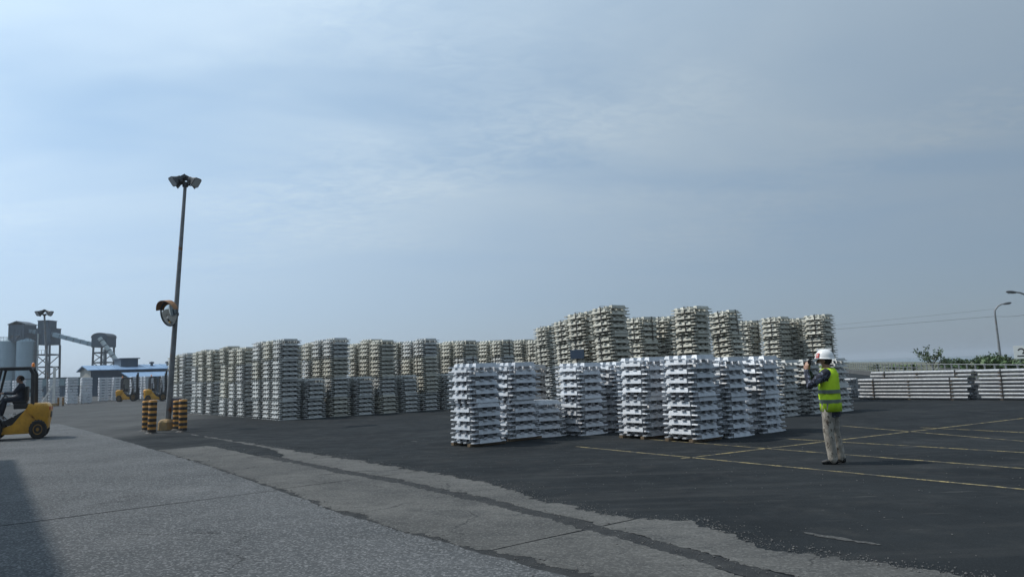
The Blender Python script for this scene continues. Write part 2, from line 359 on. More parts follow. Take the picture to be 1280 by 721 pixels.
def tag(o, label=None, cat=None, group=None, kind=None):
    if label: o['label'] = label
    if cat: o['category'] = cat
    if group: o['group'] = group
    if kind: o['kind'] = kind
    return o
def link(name, me, material, parent=None, **tg):
    o = bpy.data.objects.new(name, me); COL.objects.link(o)
    if material and not me.materials: me.materials.append(MT[material] if isinstance(material, str) else material)
    if parent: o.parent = parent
    return tag(o, **tg)
def thing(name, loc, rz=0.0, label=None, cat=None, group=None, kind=None):
    o = bpy.data.objects.new(name, None); COL.objects.link(o); o.empty_display_size = 0.2
    o.location = loc; o.rotation_euler = (0, 0, rz); return tag(o, label, cat, group, kind)
def copy_tree(o, parent=None):
    c = o.copy(); COL.objects.link(c)
    if parent: c.parent = parent
    for ch in o.children: copy_tree(ch, c)
    return c
def interp(pts, a):
    if a <= pts[0][0]: return pts[0][1]
    for (x0, y0), (x1, y1) in zip(pts, pts[1:]):
        if a <= x1: return y0+(y1-y0)*(a-x0)/(x1-x0)
    return pts[-1][1]
def nz(x, s, seed=0.0): return mnoise.fractal(V((x*s, seed, 0.3)), 1.0, 2.0, 5)

# ------------------------------------------------------------------ ground, sea, pavements
FD = V((17.2, 54.6, 0)).normalized(); FN = V((FD.y, -FD.x, 0)); F0 = V((20.0, 29.4, 0))      # line of the railing
g = MB()
shore = F0+FN*34
g.add([shore-FD*900, shore+FD*2400, shore+FD*2400-FN*3200, shore-FD*900-FN*3200], [(0, 1, 2, 3)])
g.build('ground', 'asphalt', kind='structure')
g = MB(); z = V((0, 0, -0.02)); v0 = F0+FN*0.6
g.add([v0-FD*300+V((0,0,.004)), v0+FD*1500+V((0,0,.004)), shore+FD*1500+V((0,0,.004)), shore-FD*300+V((0,0,.004))], [(0, 1, 2, 3)])
g.build('verge', 'verge', kind='structure')
g = MB(); d = V((0, 0, -2.2))
g.add([shore-FD*900+d, shore+FD*3000+d, shore+FD*3000+FN*3000+d, shore-FD*900+FN*3000+d], [(0, 1, 2, 3)])
g.build('sea', 'sea', kind='structure')
g = MB()
for k in range(66):
    p = shore-FD*60+FD*(k*10)
    q = p+FD*9.98
    g.add([p, q, q+FN*2.5+d*1.3, p+FN*2.5+d*1.3], [(0, 1, 2, 3)])
g.build('sea_bank', 'parapet', kind='structure')

def sheet(name, parent, fl, fr, a0, a1, z, material, step=0.06, jag=(0.02, 0.02), seed=0.0, endjag=0.02):
    n = max(2, int((a1-a0)/step)); vs = []; fs = []
    for i in range(n+1):
        a = a0+(a1-a0)*i/n
        l = fl(a)+jag[0]*nz(a, 2.6, seed)+jag[0]*0.7*nz(a, 19, seed+3); r = fr(a)+jag[1]*nz(a, 2.2, seed+9)+jag[1]*0.7*nz(a, 17, seed+5)
        r = max(r, l+0.004)
        for k in range(5):
            b = l+(r-l)*k/4
            aa = a+(endjag*nz(b, 3, seed+a0) if i in (0, n) else 0)
            vs.append(ab(aa, b, z))
    for i in range(n):
        for k in range(4): fs.append((i*5+k, i*5+k+1, (i+1)*5+k+1, (i+1)*5+k))
    m = MB(); m.add(vs, fs); return m.build(name, material, parent)
road_r = [(-6, 4.0), (4.49, 3.86), (6.8, 3.80), (8.27, 3.80), (10.2, 3.95), (12.5, 4.06), (16, 4.26), (28.3, 4.5), (38, 4.55)]
band_c = [(-6, 3.95), (0, 4.45), (3.31, 4.87), (3.8, 4.96), (4.75, 5.09), (6.04, 5.28), (7.66, 5.41), (9.8, 5.51), (11.9, 5.49), (14.9, 5.52), (18, 5.6)]
outer = [(-6, 5.4), (0, 5.6), (2.57, 5.74), (3.14, 5.69), (3.79, 5.63), (4.5, 5.9), (4.95, 6.1), (5.3, 5.85), (5.75, 5.72), (6.6, 5.82), (7.29, 5.9), (7.8, 6.08), (8.6, 6.28), (9.8, 6.32), (16.8, 6.36), (22.4, 6.38)]
gapw = [(-6, .24), (4, .17), (5.2, .11), (6, .05), (7.2, .035), (7.8, .09), (9, .06), (12, .045), (15, .035), (18, .02)]
road = thing('concrete_road', (0, 0, 0), kind='structure')
cuts = [-6, 10.52, 21.2, 31.5, 37.4]
for i in range(4):
    sheet('slab', road, lambda a: -5.0, lambda a: interp(road_r, a), cuts[i]+0.015, cuts[i+1]-0.015, 0.0045, 'road', 0.08, (0, 0.035), 2.0, 0.012 if i < 3 else 0.5)
strip = thing('concrete_strip', (0, 0, 0), kind='structure')
cuts = [-6, 0.2, 5.44, 10.6, 16.3, 19.2]
for i in range(5):
    sheet('slab', strip, lambda a: interp(road_r, a)+interp(gapw, a), lambda a: interp(band_c, a)-0.11, cuts[i]+0.012, cuts[i+1]-0.012, 0.0045, 'strip', 0.03, (0.09, 0.06), 11.0, 0.02)
sheet('asphalt_fill', strip, lambda a: interp(band_c, a)-.13, lambda a: interp(band_c, a)+.13, -6, 15.6, 0.0025, 'fill', .06, (0, 0), 77)
sheet('asphalt_fill', strip, lambda a: interp(road_r, a)-.03, lambda a: interp(road_r, a)+interp(gapw, a)+.1, -6, 19.0, 0.0025, 'fill', .06, (0, 0), 78)
tw = [(-6, 0.11), (14.5, 0.11), (15.2, 0.3), (16.3, 0.55), (17.2, 0.62), (23, 0.72)]
cuts = [-6, 0.2, 5.44, 10.6, 16.3, 22.6]
for i in range(5):
    sheet('slab', strip, lambda a: interp(band_c, a)+interp(tw, a), lambda a: interp(outer, a), cuts[i]+0.012, cuts[i+1]-0.012, 0.0045, 'strip', 0.03, (0.06, 0.12), 31.0, 0.02)
# broken islands of the old surface beside the edge
for (a, b, la, lb) in ((3.55, 6.33, 0.36, 0.045), (23.6, 6.35, .5, .05), (15.4, 9.05, .16, .03), (13.6, 9.35, .18, .03)):
    sheet('slab', strip, lambda x, b=b, a=a, la=la, lb=lb: b-lb*math.sqrt(max(0, 1-((x-a)/la)**2)), lambda x, b=b, a=a, la=la, lb=lb: b+lb*math.sqrt(max(0, 1-((x-a)/la)**2)), a-la, a+la, 0.0045, 'strip', 0.02, (0.04, 0.04), a)

# loose grit shed along the broken edges
gr = random.Random(21); gm = MB()
def stone(a, b, r):
    c = ab(a, b, r*.3+.005); k = [V((gr.uniform(-1, 1), gr.uniform(-1, 1), gr.uniform(-.2, .2)))*r for _ in range(2)]
    q = gr.uniform(0, 6.3); pts = [c+V((math.cos(q+i*1.57)*r*gr.uniform(.6, 1.1), math.sin(q+i*1.57)*r*gr.uniform(.6, 1.1), gr.uniform(-.2, .2)*r)) for i in range(4)]
    gm.add(pts+[c+V((0, 0, r*.6)), c-V((0, 0, r*.4))], [(i, (i+1) % 4, 4) for i in range(4)]+[((i+1) % 4, i, 5) for i in range(4)])
for i in range(5200):
    a = 2.2+17*gr.random()**1.5; w = gr.random()
    if w < .45: b = interp(outer, a)+abs(gr.gauss(0, .16))-.05
    elif w < .75: b = interp(band_c, a)+gr.gauss(0, .12)
    else: b = interp(road_r, a)+gr.gauss(.05, .10)
    stone(a, b, gr.uniform(.003, .008) if gr.random() < .93 else gr.uniform(.008, .016))
for i in range(500): stone(gr.uniform(2.5, 16), gr.uniform(6.2, 13), gr.uniform(.004, .011))
gm.build('loose_gravel', 'gravel', kind='stuff')
marks = thing('bay_markings', (0, 0, 0), kind='structure')
def paint(p, q, w=0.066):
    p, q = V(p), V(q); d = (q-p); l = d.length; d.normalize(); s = V((-d.y, d.x, 0)); n = int(l/0.12); m = MB(); vs = []; fs = []
    for i in range(n+1):
        c = p+d*(l*i/n)+V((0, 0, 0.004)); c += s*0.012*nz(i*0.12, 0.7, p.x)
        e = w/2*(1+0.25*nz(i*0.12, 5, p.y))
        vs += [c-s*e, c+s*e]
    for i in range(n): fs.append((2*i, 2*i+1, 2*i+3, 2*i+2))
    m.add(vs, fs); return m.build('painted_line', 'yellow_paint', marks)
for x0, y0, x1, y1 in ((720, 558, 1280, 611.5), (774, 546, 1280, 585.5), (985, 548.5, 1280, 565.5), (1048, 531.7, 1280, 551.4), (1150, 534.2, 1280, 540.5)):
    p, q = gnd(x0, y0), gnd(x1, y1); q += (q-p).normalized()*3; paint(p, q)
p, q = gnd(852, 573), gnd(1280, 522.5); q += (q-p).normalized()*4; paint(p, q)

# ------------------------------------------------------------------ ingot bundles
LH = 0.093; BW = 1.17
def ingot_add(mb, mt):
    b = MB()
    # long body, narrower at the top, with a thin lug at each end and a shallow notch on top
    ys0, ys1, zt = 0.070, 0.043, 0.0926
    xs = [(-.252, -.222), (-.10, -.105), (.10, .105), (.252, .222)]
    v = []
    for i, (xb, xt) in enumerate(xs):
        v += [(xb, -ys0, 0), (xb, ys0, 0), (xt, -ys1, zt), (xt, ys1, zt)]
    f = [(0, 2, 3, 1), (12, 13, 15, 14)]
    for i in range(3):
        o = i*4; p = o+4
        f += [(o, o+1, p+1, p), (o+2, p+2, p+3, o+3), (o, p, p+2, o+2), (o+1, o+3, p+3, p+1)]
    b.add(v, f)
    for s in (-1, 1):
        b.box((s*.313, 0, .015), (.128, .090, .026), None, (.97, .80))
    mb.add(b.v, b.f, mt @ M.Diagonal((BW, BW, 1, 1)))
one = MB(); ingot_add(one, M.Identity(4)); ING = one.mesh('ingot')
MATS = {k: MT[k] for k in ('alu_clean', 'alu_dull', 'alu_weathered', 'alu_brown')}
def with_mat(me, key):
    c = me.copy(); c.materials.clear(); c.materials.append(MATS[key]); return c
ING_M = {k: with_mat(ING, k) for k in MATS}
def layout(rng):
    T = []
    for l in range(9):
        for k in range(4):
            off = (k-1.5)*0.202*BW+rng.uniform(-.006, .006)
            z = l*LH; big = rng.random() < .08; sh = rng.uniform(-.012, .012)*(2.2 if big else 1); r = R(rng.uniform(-1.2, 1.2))*(2 if big else 1)
            if l % 2 == 0: T.append(M.Translation((sh, off, z)) @ M.Rotation(r, 4, 'Z'))
            else: T.append(M.Translation((off, sh, z)) @ M.Rotation(math.pi/2+r, 4, 'Z'))
    return T
LAY = [layout(random.Random(100+i)) for i in range(14)]
JOINED = {}
for i in range(5):
    mb = MB()
    for t in LAY[i]: ingot_add(mb, t)
    me = mb.mesh('ingot_bundle')
    for k in MATS: JOINED[i, k] = with_mat(me, k)
def strap_mesh(axis, off):
    m = MB(); w, t = .034, .004
    e = .376*BW; H = 9*LH+.003
    if axis == 'y':     # loop round the +-x faces? runs in the x-z plane at y = off
        for s in (-1, 1): m.box((s*e, off, H/2), (t, w, H))
        m.box((0, off, H+t/2), (2*e, w, t))
    else:
        for s in (-1, 1): m.box((off, s*e, H/2), (w, t, H))
        m.box((off, 0, H+t/2), (w, 2*e, t))
    return m.mesh('strap')
STR = [strap_mesh('y', .05), strap_mesh('y', -.09), strap_mesh('x', .06)]
for s in STR: s.materials.append(MT['strap'])
NB = 0
def bundle(mtx, cls, parts, straps, label, group, zs=1.0):
    """mtx: matrix of the bundle's base centre"""
    global NB
    NB += 1
    mtx = mtx @ M.Diagonal((1, 1, zs, 1))
    if not parts and not straps:
        o = bpy.data.objects.new('ingot_bundle', JOINED[NB % 5, cls]); COL.objects.link(o)
    else:
        o = bpy.data.objects.new('ingot_bundle', None); COL.objects.link(o); o.empty_display_size = .2
        for t in LAY[NB % 14]:
            c = bpy.data.objects.new('ingot', ING_M[cls]); COL.objects.link(c); c.parent = o; c.matrix_basis = t
        if straps:
            for s in ((STR[NB % 2],) if NB % 3 else (STR[NB % 2], STR[2])):
                c = bpy.data.objects.new('strap', s); COL.objects.link(c); c.parent = o
    o.matrix_basis = mtx
    return tag(o, label, 'ingot bundle', group)
ORD = {1: ['single'], 2: ['bottom', 'top'], 3: ['bottom', 'middle', 'top'], 4: ['bottom', 'second', 'third', 'topmost']}
def stack(a, b, n, cls, labelf, group, zs=1.0, parts=False, strapped=(), turn=0.0, lean=0.0, base=0.0, rng=random):
    """near corner of the footprint at (a, b); cls gives the look of each level from the bottom up"""
    T = M.Translation(ab(a+.44, b+.44, base)) @ M.Rotation(ROTZ+R(turn), 4, 'Z') @ M.Rotation(R(lean), 4, 'X')
    z = 0
    for i in range(n):
        j = M.Translation((rng.uniform(-.03, .03), rng.uniform(-.03, .03), z)) @ M.Rotation(R(rng.uniform(-2.2, 2.2)), 4, 'Z')
        c = cls[i] if isinstance(cls, (list, tuple)) else cls
        bundle(T @ j, c, parts, i in strapped, labelf(i, ORD[n][i]), group, zs)
        z += 9*LH*zs+.004
BEAR = MB(); BEAR.box((0, 0, .03), (.94, .10, .06)); BEARM = BEAR.mesh('timber_bearer', bevel=.006); BEARM.materials.append(MT['timber'])
def bearers(a, b, where, turn=0):
    for s in (-1, 1):
        o = bpy.data.objects.new('timber_bearer', BEARM); COL.objects.link(o)
        o.matrix_basis = M.Translation(ab(a+.44, b+.44)) @ M.Rotation(ROTZ+R(turn), 4, 'Z') @ M.Translation((0, s*.31, 0))
        tag(o, ('timber bearer, yellow-line side, under ' if s < 0 else 'timber bearer, long-block side, under ')+where, 'timber', 'timber bearers under the bright stacks')
near = [ # a, b, levels, look, place, turn, bearers
 (12.96, 9.03, 2, 'alu_clean', 'the two-high end stack nearest the striped bollards', 0, 1),
 (13.18, 10.24, 2, 'alu_clean', 'the second two-high stack from the bollard end', 1.0, 1),
 (12.78, 11.98, 2, 'alu_clean', 'the two-high stack below the navy placard', 0, 0),
 (12.72, 13.05, 2, 'alu_clean', 'the recessed stack right of the placard', 0, 0),
 (10.93, 12.12, 2, 'alu_clean', 'the stack behind the front corner stack', 0, 1),
 (9.62, 12.10, 2, 'alu_clean', 'the front corner stack beside the yellow lines', 0, 1),
 (9.62, 13.17, 2, 'alu_clean', 'the middle stack of the three beside the worker', 0, 0),
 (9.60, 14.38, 2, 'alu_clean', 'the two-high stack nearest the worker', 0, 0),
]
for a, b, n, c, place, tu, be in near:
    stack(a, b, n, c, lambda i, w, place=place: f'bright silver ingot bundle, {w} of {place}', 'bright two-high ingot stacks', 1.0, True, (), tu, 0, .064 if be else .004)
    if be: bearers(a, b, place, tu)
stack(13.28, 11.06, 1, 'alu_clean', lambda i, w: 'lone single-height silver ingot bundle turned askew in the bright row', None, 1.0, True, (), -12, 0, .004)
stack(14.55, 11.75, 2, 'alu_brown', lambda i, w: f'brownish stained ingot bundle, {w} of the stack behind the lone bundle', None, 1.0, True, (), 6, 0, .004)
mid = [(11.95, 18.95), (11.8, 20.1), (11.62, 21.2)]
for k, (a, b) in enumerate(mid):
    stack(a, b, 2, 'alu_dull', lambda i, w, k=k: f'dull grey ingot bundle, {w} of the ' + ('two-high stack just left of the worker', 'two-high stack hidden behind the worker', 'last two-high stack before the billets')[k], 'dull two-high stacks beyond the worker', .94, True, (), 0, 0, .004)
CL4 = ['alu_dull', 'alu_dull', 'alu_weathered', 'alu_weathered']
tall = [ # the strapped yellowish tall stacks behind the bright ones
 (14.75, 15.25, 3.5, 'right of the placard', .975, True), (16.05, 15.45, 3.0, 'carrying the navy placard', .955, True),
 (19.0, 17.5, 4.0, 'second to the left of the placard', .96, True), (22.0, 19.1, 3.0, 'at the left end', .96, False),
 (16.2, 18.0, 0, 'in the gap right of the placard stack', .93, False), (16.1, 19.1, 0, 'squeezed behind the tallest stack', .94, False),
 (13.6, 17.35, 1.0, 'tallest beyond the corner', .96, True),
 (14.45, 20.4, 5.0, 'leaning beside the highest stack', .96, True), (16.6, 20.5, 3.0, 'behind the leaning stack', .96, False),
 (15.7, 25.0, 1.0, 'just left of the worker', .955, True), (16.95, 24.95, 0, 'behind the stack left of the worker', .94, False),
 (14.4, 25.75, 0.5, 'above the worker at the sea end', .955, True), (15.55, 25.9, 0, 'behind the stack at the sea end', .94, False),
]
for a, b, lean, place, zs, pt in tall:
    stack(a, b, 4, CL4, lambda i, w, place=place: f'yellowish bundle, {w} of the tall stack {place}' if i > 1 else f'grey ingot bundle, {w} of the tall stack {place}', 'tall yellowish ingot stacks', zs, pt, (2, 3), 0, -lean, .03 if lean > 1.5 else .004)
# the long block: tall columns with low ones between
LZ = .915
NUM = 'first second third fourth fifth sixth seventh eighth ninth tenth eleventh twelfth thirteenth fourteenth fifteenth sixteenth seventeenth eighteenth nineteenth twentieth'.split()
def look(c): return {'alu_weathered': 'yellowish', 'alu_dull': 'grey', 'alu_clean': 'pale'}[c]
rows0 = [g0+k*1.08 for g0 in (28.0, 32.5, 37.0, 41.5) for k in range(3)]
rs = random.Random(5)
for j in range(8):
    b = 10.6+2.08*j
    rows = rows0 if j == 0 else rows0[:4]
    for k, a in enumerate(rows):
        cs = [('alu_weathered' if rs.random() < pr else 'alu_dull') for pr in (.15, .25, .7, .8)]
        if j == 0: lf = lambda i, w, k=k, cs=cs: f'{look(cs[i])} bundle, {w} of the {NUM[k]} four-high stack from the long block corner, pole side'
        else: lf = lambda i, w, k=k, j=j, cs=cs: f'{look(cs[i])} bundle, {w} level, {NUM[j]} tall column past the long block corner, {NUM[k]} row'
        stack(a-(0.035*(b-10.6)), b+(0.0 if k < 3 else rs.uniform(-.1, .1)), 4, cs, lf, 'four-high stacks of the long block', LZ*rs.uniform(.97, 1.015), k == 0, (2, 3) if k == 0 and j > 2 else (), 0, rs.uniform(-.8, .8), .004, rs)
    if j < 7:
        for k in range(2): stack(27.95+1.1*k-.035*(b-10.6), b+1.03, 2, 'alu_dull', lambda i, w, j=j, k=k: f'grey bundle, {w} of the {NUM[j]} two-high gap stack along the long block, {NUM[k]} row', 'two-high stacks of the long block', LZ, k == 0, (), 0, 0, .004, rs)
# coarser bundles of thick cast slabs for the far rows: three tiers of two slabs on bearers
def far_mesh(seed):
    r = random.Random(seed); m = MB()
    for l in range(3):
        z_ = l*.279
        for q in (-1, 1):
            j = r.uniform(-.02, .02)
            if l % 2: m.box((q*.215+j, 0, z_+.165), (.40, .84, .20), None, (.93, .96))
            else: m.box((0+j, q*.215, z_+.165), (.84, .40, .20), None, (.96, .93))
            m.box((q*.26, 0, z_+.031), (.12, .78, .06))
    return m.mesh('ingot_bundle', bevel=.012)
FAR = [with_mat(far_mesh(i), 'alu_clean') for i in range(3)]
# far rows of pale bundles below the blue-roofed shed
rs = random.Random(9)
for i in range(5): JOINED[i, 'alu_clean'] = FAR[i % 3]
rs = random.Random(9)
far = [(77.6, 10.0, 3), (77.6, 11.15, 3)]+[(84+rs.uniform(-.6, .6)-.45*max(0, k-6), 5.4+1.35*k+rs.uniform(-.1, .1), 3 if rs.random() < .75 else 2) for k in range(12)]
far += [(86.5, 4.0, 3), (86.2, 6.6, 3), (87.5, 12.5, 3), (86, 14.5, 3), (84.5, 17.5, 3)]
far = far[:2]+sorted(far[2:], key=lambda q: q[1])
for i, (a, b, n) in enumerate(far):
    lf = (lambda k, w, i=i: f'pale bundle, {w} of the {NUM[i-2]} far stack along the shed from the silos') if i > 1 else (lambda k, w, i=i: f'pale ingot bundle, {w} of the {("nearer", "farther")[i]} stack beside the braced post')
    stack(a, b, n, 'alu_clean', lf, 'far pale ingot stacks' if i > 1 else 'pair of pale stacks near the braced post', .93, False, (), 0, 0, .004, rs)
# navy placard hanging on the sunny side of its stack
pl = MB(); pl.box((0, 0, 0), (.012, .60, .27)); o = pl.build('placard', 'placard', bevel=.003, label='plain navy placard hanging on a tall yellowish ingot stack', cat='placard')
o.matrix_basis = M.Translation(ab(16.12+.36, 15.45-.085, 1.98)) @ M.Rotation(ROTZ, 4, 'Z')

# ------------------------------------------------------------------ billets
def billet_bundle(a0, a1, b, z0, tiers, label, group, nb=7, D=.106, P=.127):
    o = thing('billet_bundle', ab((a0+a1)/2, b+nb*D/2, z0), ROTZ, label, 'billets', group)
    ln = a1-a0; me = MB(); me.tube([(0, -ln/2, 0), (0, ln/2, 0)], D/2-.001, 16); mm = me.mesh('billet', 50); mm.materials.append(MT['billet'])
    sp = MB(); sp.box((0, 0, 0), (nb*D+.02, .07, P-D)); sm = sp.mesh('spacer'); sm.materials.append(MT['timber'])
    for t in range(tiers):
        sh = random.uniform(-.06, .06)
        for k in range(nb):
            c = bpy.data.objects.new('billet', mm); COL.objects.link(c); c.parent = o
            c.location = ((k-(nb-1)/2)*D, sh+random.uniform(-.05, .05), (P-D)+t*P+D/2)
        for y in (-.36, .02, .36):
            c = bpy.data.objects.new('spacer', sm); COL.objects.link(c); c.parent = o; c.location = (0, y*ln, t*P+(P-D)/2)
    for y in (-.35, .35):
        s = MB(); h = tiers*P; w = nb*D/2+.004
        for q in (-1, 1): s.box((q*w, y*ln, h/2), (.003, .034, h))
        s.box((0, y*ln, h+.0035), (2*w, .034, .003)); s.build('strap', 'strap', o)
P_ = .127
billet_bundle(10.75, 14.6, 28.25, .0, 6, 'lower strapped bundle of silver billets just right of the worker', None)
billet_bundle(10.65, 14.15, 28.35, 6*P_+.008, 2, 'shorter upper billet bundle set back on the pile right of the worker', None)
billet_bundle(5.6, 10.5, 28.40, .0, 6, 'lower bundle of the billet pile nearest the street lamp', None)
billet_bundle(5.8, 10.5, 28.45, 6*P_+.008, 2, 'upper bundle of the billet pile nearest the street lamp', None)
billet_bundle(15.6, 19.4, 29.4, .0, 6, 'billet bundle peeping out behind the last ingot stack', None)

# ------------------------------------------------------------------ floodlight poles, mirror, bollards
def flood_head(o, pos, azim, tilt, s=1.0):
    """a flared floodlight housing that opens along its local +x"""
    mt = M.Translation(pos) @ M.Rotation(azim, 4, 'Z') @ M.Rotation(tilt, 4, 'Y') @ M.Scale(s, 4)
    h = MB(); rings = []
    for x, w, hh in ((-.20, .07, .07), (-.16, .10, .10), (-.02, .13, .12), (.20, .24, .21), (.215, .245, .215)):
        rings.append([mt @ V((x, y*w, z*hh)) for y, z in ((-1, -.7), (-.7, -1), (.7, -1), (1, -.7), (1, .7), (.7, 1), (-.7, 1), (-1, .7))])
    h.loft(rings); p = h.build('floodlight', 'dark_steel', o)
    l = MB(); l.box((.222, 0, 0), (.006, .42, .37), mt); l.build('lens', 'lens', p)
    b = MB(); b.box((-.30, 0, 0), (.22, .13, .13), mt); b.bar(mt @ V((0, -.17, -.0)), mt @ V((-.1, -.17, -.26)), .03); b.bar(mt @ V((0, .17, 0)), mt @ V((-.1, .17, -.26)), .03); b.bar(mt @ V((-.1, -.17, -.26)), mt @ V((-.1, .17, -.26)), .03)
    b.build('ballast_and_yoke', 'dark_steel', p)
def flood_pole(base, top, r0_, r1_, label, heads, mats='galv', s=1.0):
    o = thing('floodlight_pole', base, 0, label, 'light pole'); t = top-base
    n = 12; m = MB(); m.tube([t*(i/n) for i in range(n+1)], [r0_+(r1_-r0_)*i/n for i in range(n+1)], 12)
    m.build('pole', mats, o, smooth=True)
    c = MB(); c.tube([t-V((0, 0, .05)), t+V((0, 0, .10))], r1_*1.7, 10); c.bar(t+V((-.36*s, 0, .1)), t+V((.36*s, 0, .1)), .06*s); c.bar(t+V((0, -.36*s, .1)), t+V((0, .36*s, .1)), .06*s)
    c.build('head_frame', 'dark_steel', o)
    for dx, dy, az_, ti in heads: flood_head(o, t+V((dx*s, dy*s, .22*s)), az_, ti, s)
    return o
PB = gnd(209, 537); PT = at(231.5, 232, PB.y-.3)
flood_pole(PB, PT, .102, .054, 'tall leaning floodlight pole with four lamps beside the striped bollards',
           [(-.30, .12, R(195), R(28)), (-.26, -.22, R(225), R(35)), (.30, .05, R(-12), R(32)), (.20, .26, R(30), R(24))], s=.8)
b = MB(); rings = []
for z_, r in ((0, .30), (.26, .285), (.34, .22), (.36, .12)):
    rings.append([PB+V((r*math.cos(math.pi*k/4+.4), r*math.sin(math.pi*k/4+.4), z_+.001)) for k in range(8)])
b.loft(rings); b.build('pole_plinth', 'base_paint', None, bevel=.012, label='octagonal ochre painted concrete plinth round the foot of the leaning pole', cat='plinth')
# convex mirror
MC = at(211.5, 392, PB.y-.45)
mo = thing('traffic_mirror', MC, R(-108), 'convex traffic mirror with orange hood clamped to the leaning pole', 'mirror')
def mm(x): return M.Rotation(R(12), 4, 'Y') @ x
mtx = M.Rotation(R(90+12), 4, 'Y') @ M.Scale(1.22, 4, (1, 0, 0))
d = MB(); d.lathe([(.001, .085), (.10, .080), (.20, .062), (.29, .028), (.325, 0)], 28, mtx, cap=False); d.build('mirror_dish', 'mirror', mo, smooth=60)
d = MB(); d.lathe([(.325, -.005), (.35, -.005), (.355, .02), (.34, .03), (.325, .004)], 28, mtx, cap=False); d.build('rim', 'dark_steel', mo, smooth=60)
d = MB(); d.lathe([(.34, -.006), (.30, -.035), (.18, -.07), (.04, -.085)], 28, mtx); d.build('back_shell', 'hood', mo, smooth=60)
d = MB(); n = 18
for i in range(n):
    a0, a1 = math.pi*(.5+.40-.80*i/n), math.pi*(.5+.40-.80*(i+1)/n)
    q = []
    for ang in (a0, a1):
        for rr, x in ((.365, -.07), (.385, .25), (.392, .25), (.372, -.07)):
            q.append((M.Rotation(R(12), 4, 'Y') @ V((x*(.5+.5*math.sin(ang)), math.cos(ang)*rr, math.sin(ang)*rr*1.22))))
    d.add(q, [(0, 1, 5, 4), (1, 2, 6, 5), (2, 3, 7, 6), (3, 0, 4, 7)])
d.build('hood', 'hood', mo, smooth=50)
d = MB()
pole_at = PB+(PT-PB)*((MC.z-PB.z)/(PT.z-PB.z)); loc = M.Rotation(R(108), 4, 'Z') @ (pole_at-MC)
d.bar((-.06, 0, .0), loc, .05); d.tube([loc-V((0, 0, .05)), loc+V((0, 0, .05))], .105, 12); d.build('bracket', 'dark_steel', mo)
# small cabinet on the pole
jb = thing('junction_box', PB+V((.28, .05, .62)), R(10), 'grey violet switch box on a short stand between pole and bollard', 'switch box')
d = MB(); d.box((0, 0, .22), (.30, .16, .40)); d.build('cabinet', 'grey_box', jb, bevel=.012)
d = MB(); d.box((0, -.083, .22), (.26, .008, .35)); d.build('door', 'grey_box', jb); d = MB(); d.box((.1, -.09, .22), (.02, .012, .05)); d.build('latch', 'dark_steel', jb)
d = MB(); d.box((-.02, 0, -.31), (.16, .05, .61)); d.build('stand', 'galv', jb)
def bollard(p, label, h=1.02, r=.125, lean=(0, 0)):
    o = thing('bollard', p, random.uniform(0, 3), label, 'bollard'); o.rotation_euler = (lean[0], lean[1], 0)
    d = MB(); d.lathe([(r, .001), (r, h), (r*.9, h+.015), (.01, h+.02)], 20); d.build('post', 'safety_yellow', o, smooth=40)
    for k in range(6):
        z_ = .03+k*h/6; d = MB(); w = h/11
        d.lathe([(r+.003, z_), (r+.004, z_+.004), (r+.004, z_+w), (r+.003, z_+w+.003)], 20, cap=False); d.build('black_stripe', 'black_paint', o, smooth=40)
    d = MB(); n = 26; ring = [(r*1.5+.05*random.random()) for _ in range(n)]
    vs = [(ring[k]*math.cos(2*math.pi*k/n), ring[k]*math.sin(2*math.pi*k/n), .004) for k in range(n)]+[(r*.95*math.cos(2*math.pi*k/n), r*.95*math.sin(2*math.pi*k/n), .05) for k in range(n)]
    d.add(vs, [(k, (k+1) % n, n+(k+1) % n, n+k) for k in range(n)]); d.build('tar_collar', 'black_paint', o)
bollard(gnd(189.5, 541.5), 'striped bollard on the mirror side of the pole, the nearer of the pair', lean=(0, R(1.5)))
bollard(gnd(182.5, 538.5), 'striped bollard on the mirror side of the pole, the farther of the pair', .98)
bollard(gnd(228.5, 539.5), 'striped bollard beside the switch box, the nearer of the pair', 1.0)
bollard(gnd(221, 537), 'striped bollard tucked behind the switch box', .95)

# ------------------------------------------------------------------ forklift
def wheel(o, c, r, w):
    t = M.Translation(c) @ M.Rotation(R(90), 4, 'X')
    d = MB(); d.lathe([(r*.58, -w/2), (r*.9, -w/2), (r, -w*.38), (r, w*.38), (r*.9, w/2), (r*.58, w/2)], 28, t); p = d.build('tyre', 'rubber', o, smooth=35)
    tr = MB()
    for k in range(18):
        a = 2*math.pi*k/18; tr.box((0, 0, 0), (.03, w*.8, .018), M.Translation(c) @ M.Rotation(a, 4, 'Y') @ M.Translation((0, 0, r+.003)) @ M.Rotation(.35, 4, 'Z'))
    tr.build('tread', 'rubber', p)
    s = 1 if c[1] > 0 else -1
    d = MB(); d.lathe([(r*.56, 0), (r*.56, w*.52), (r*.5, w*.54), (r*.34, w*.42), (r*.2, w*.5), (.02, w*.54)], 20, M.Translation(c) @ M.Rotation(R(-90*s), 4, 'X')); d.build('rim', 'rim', p, smooth=35)
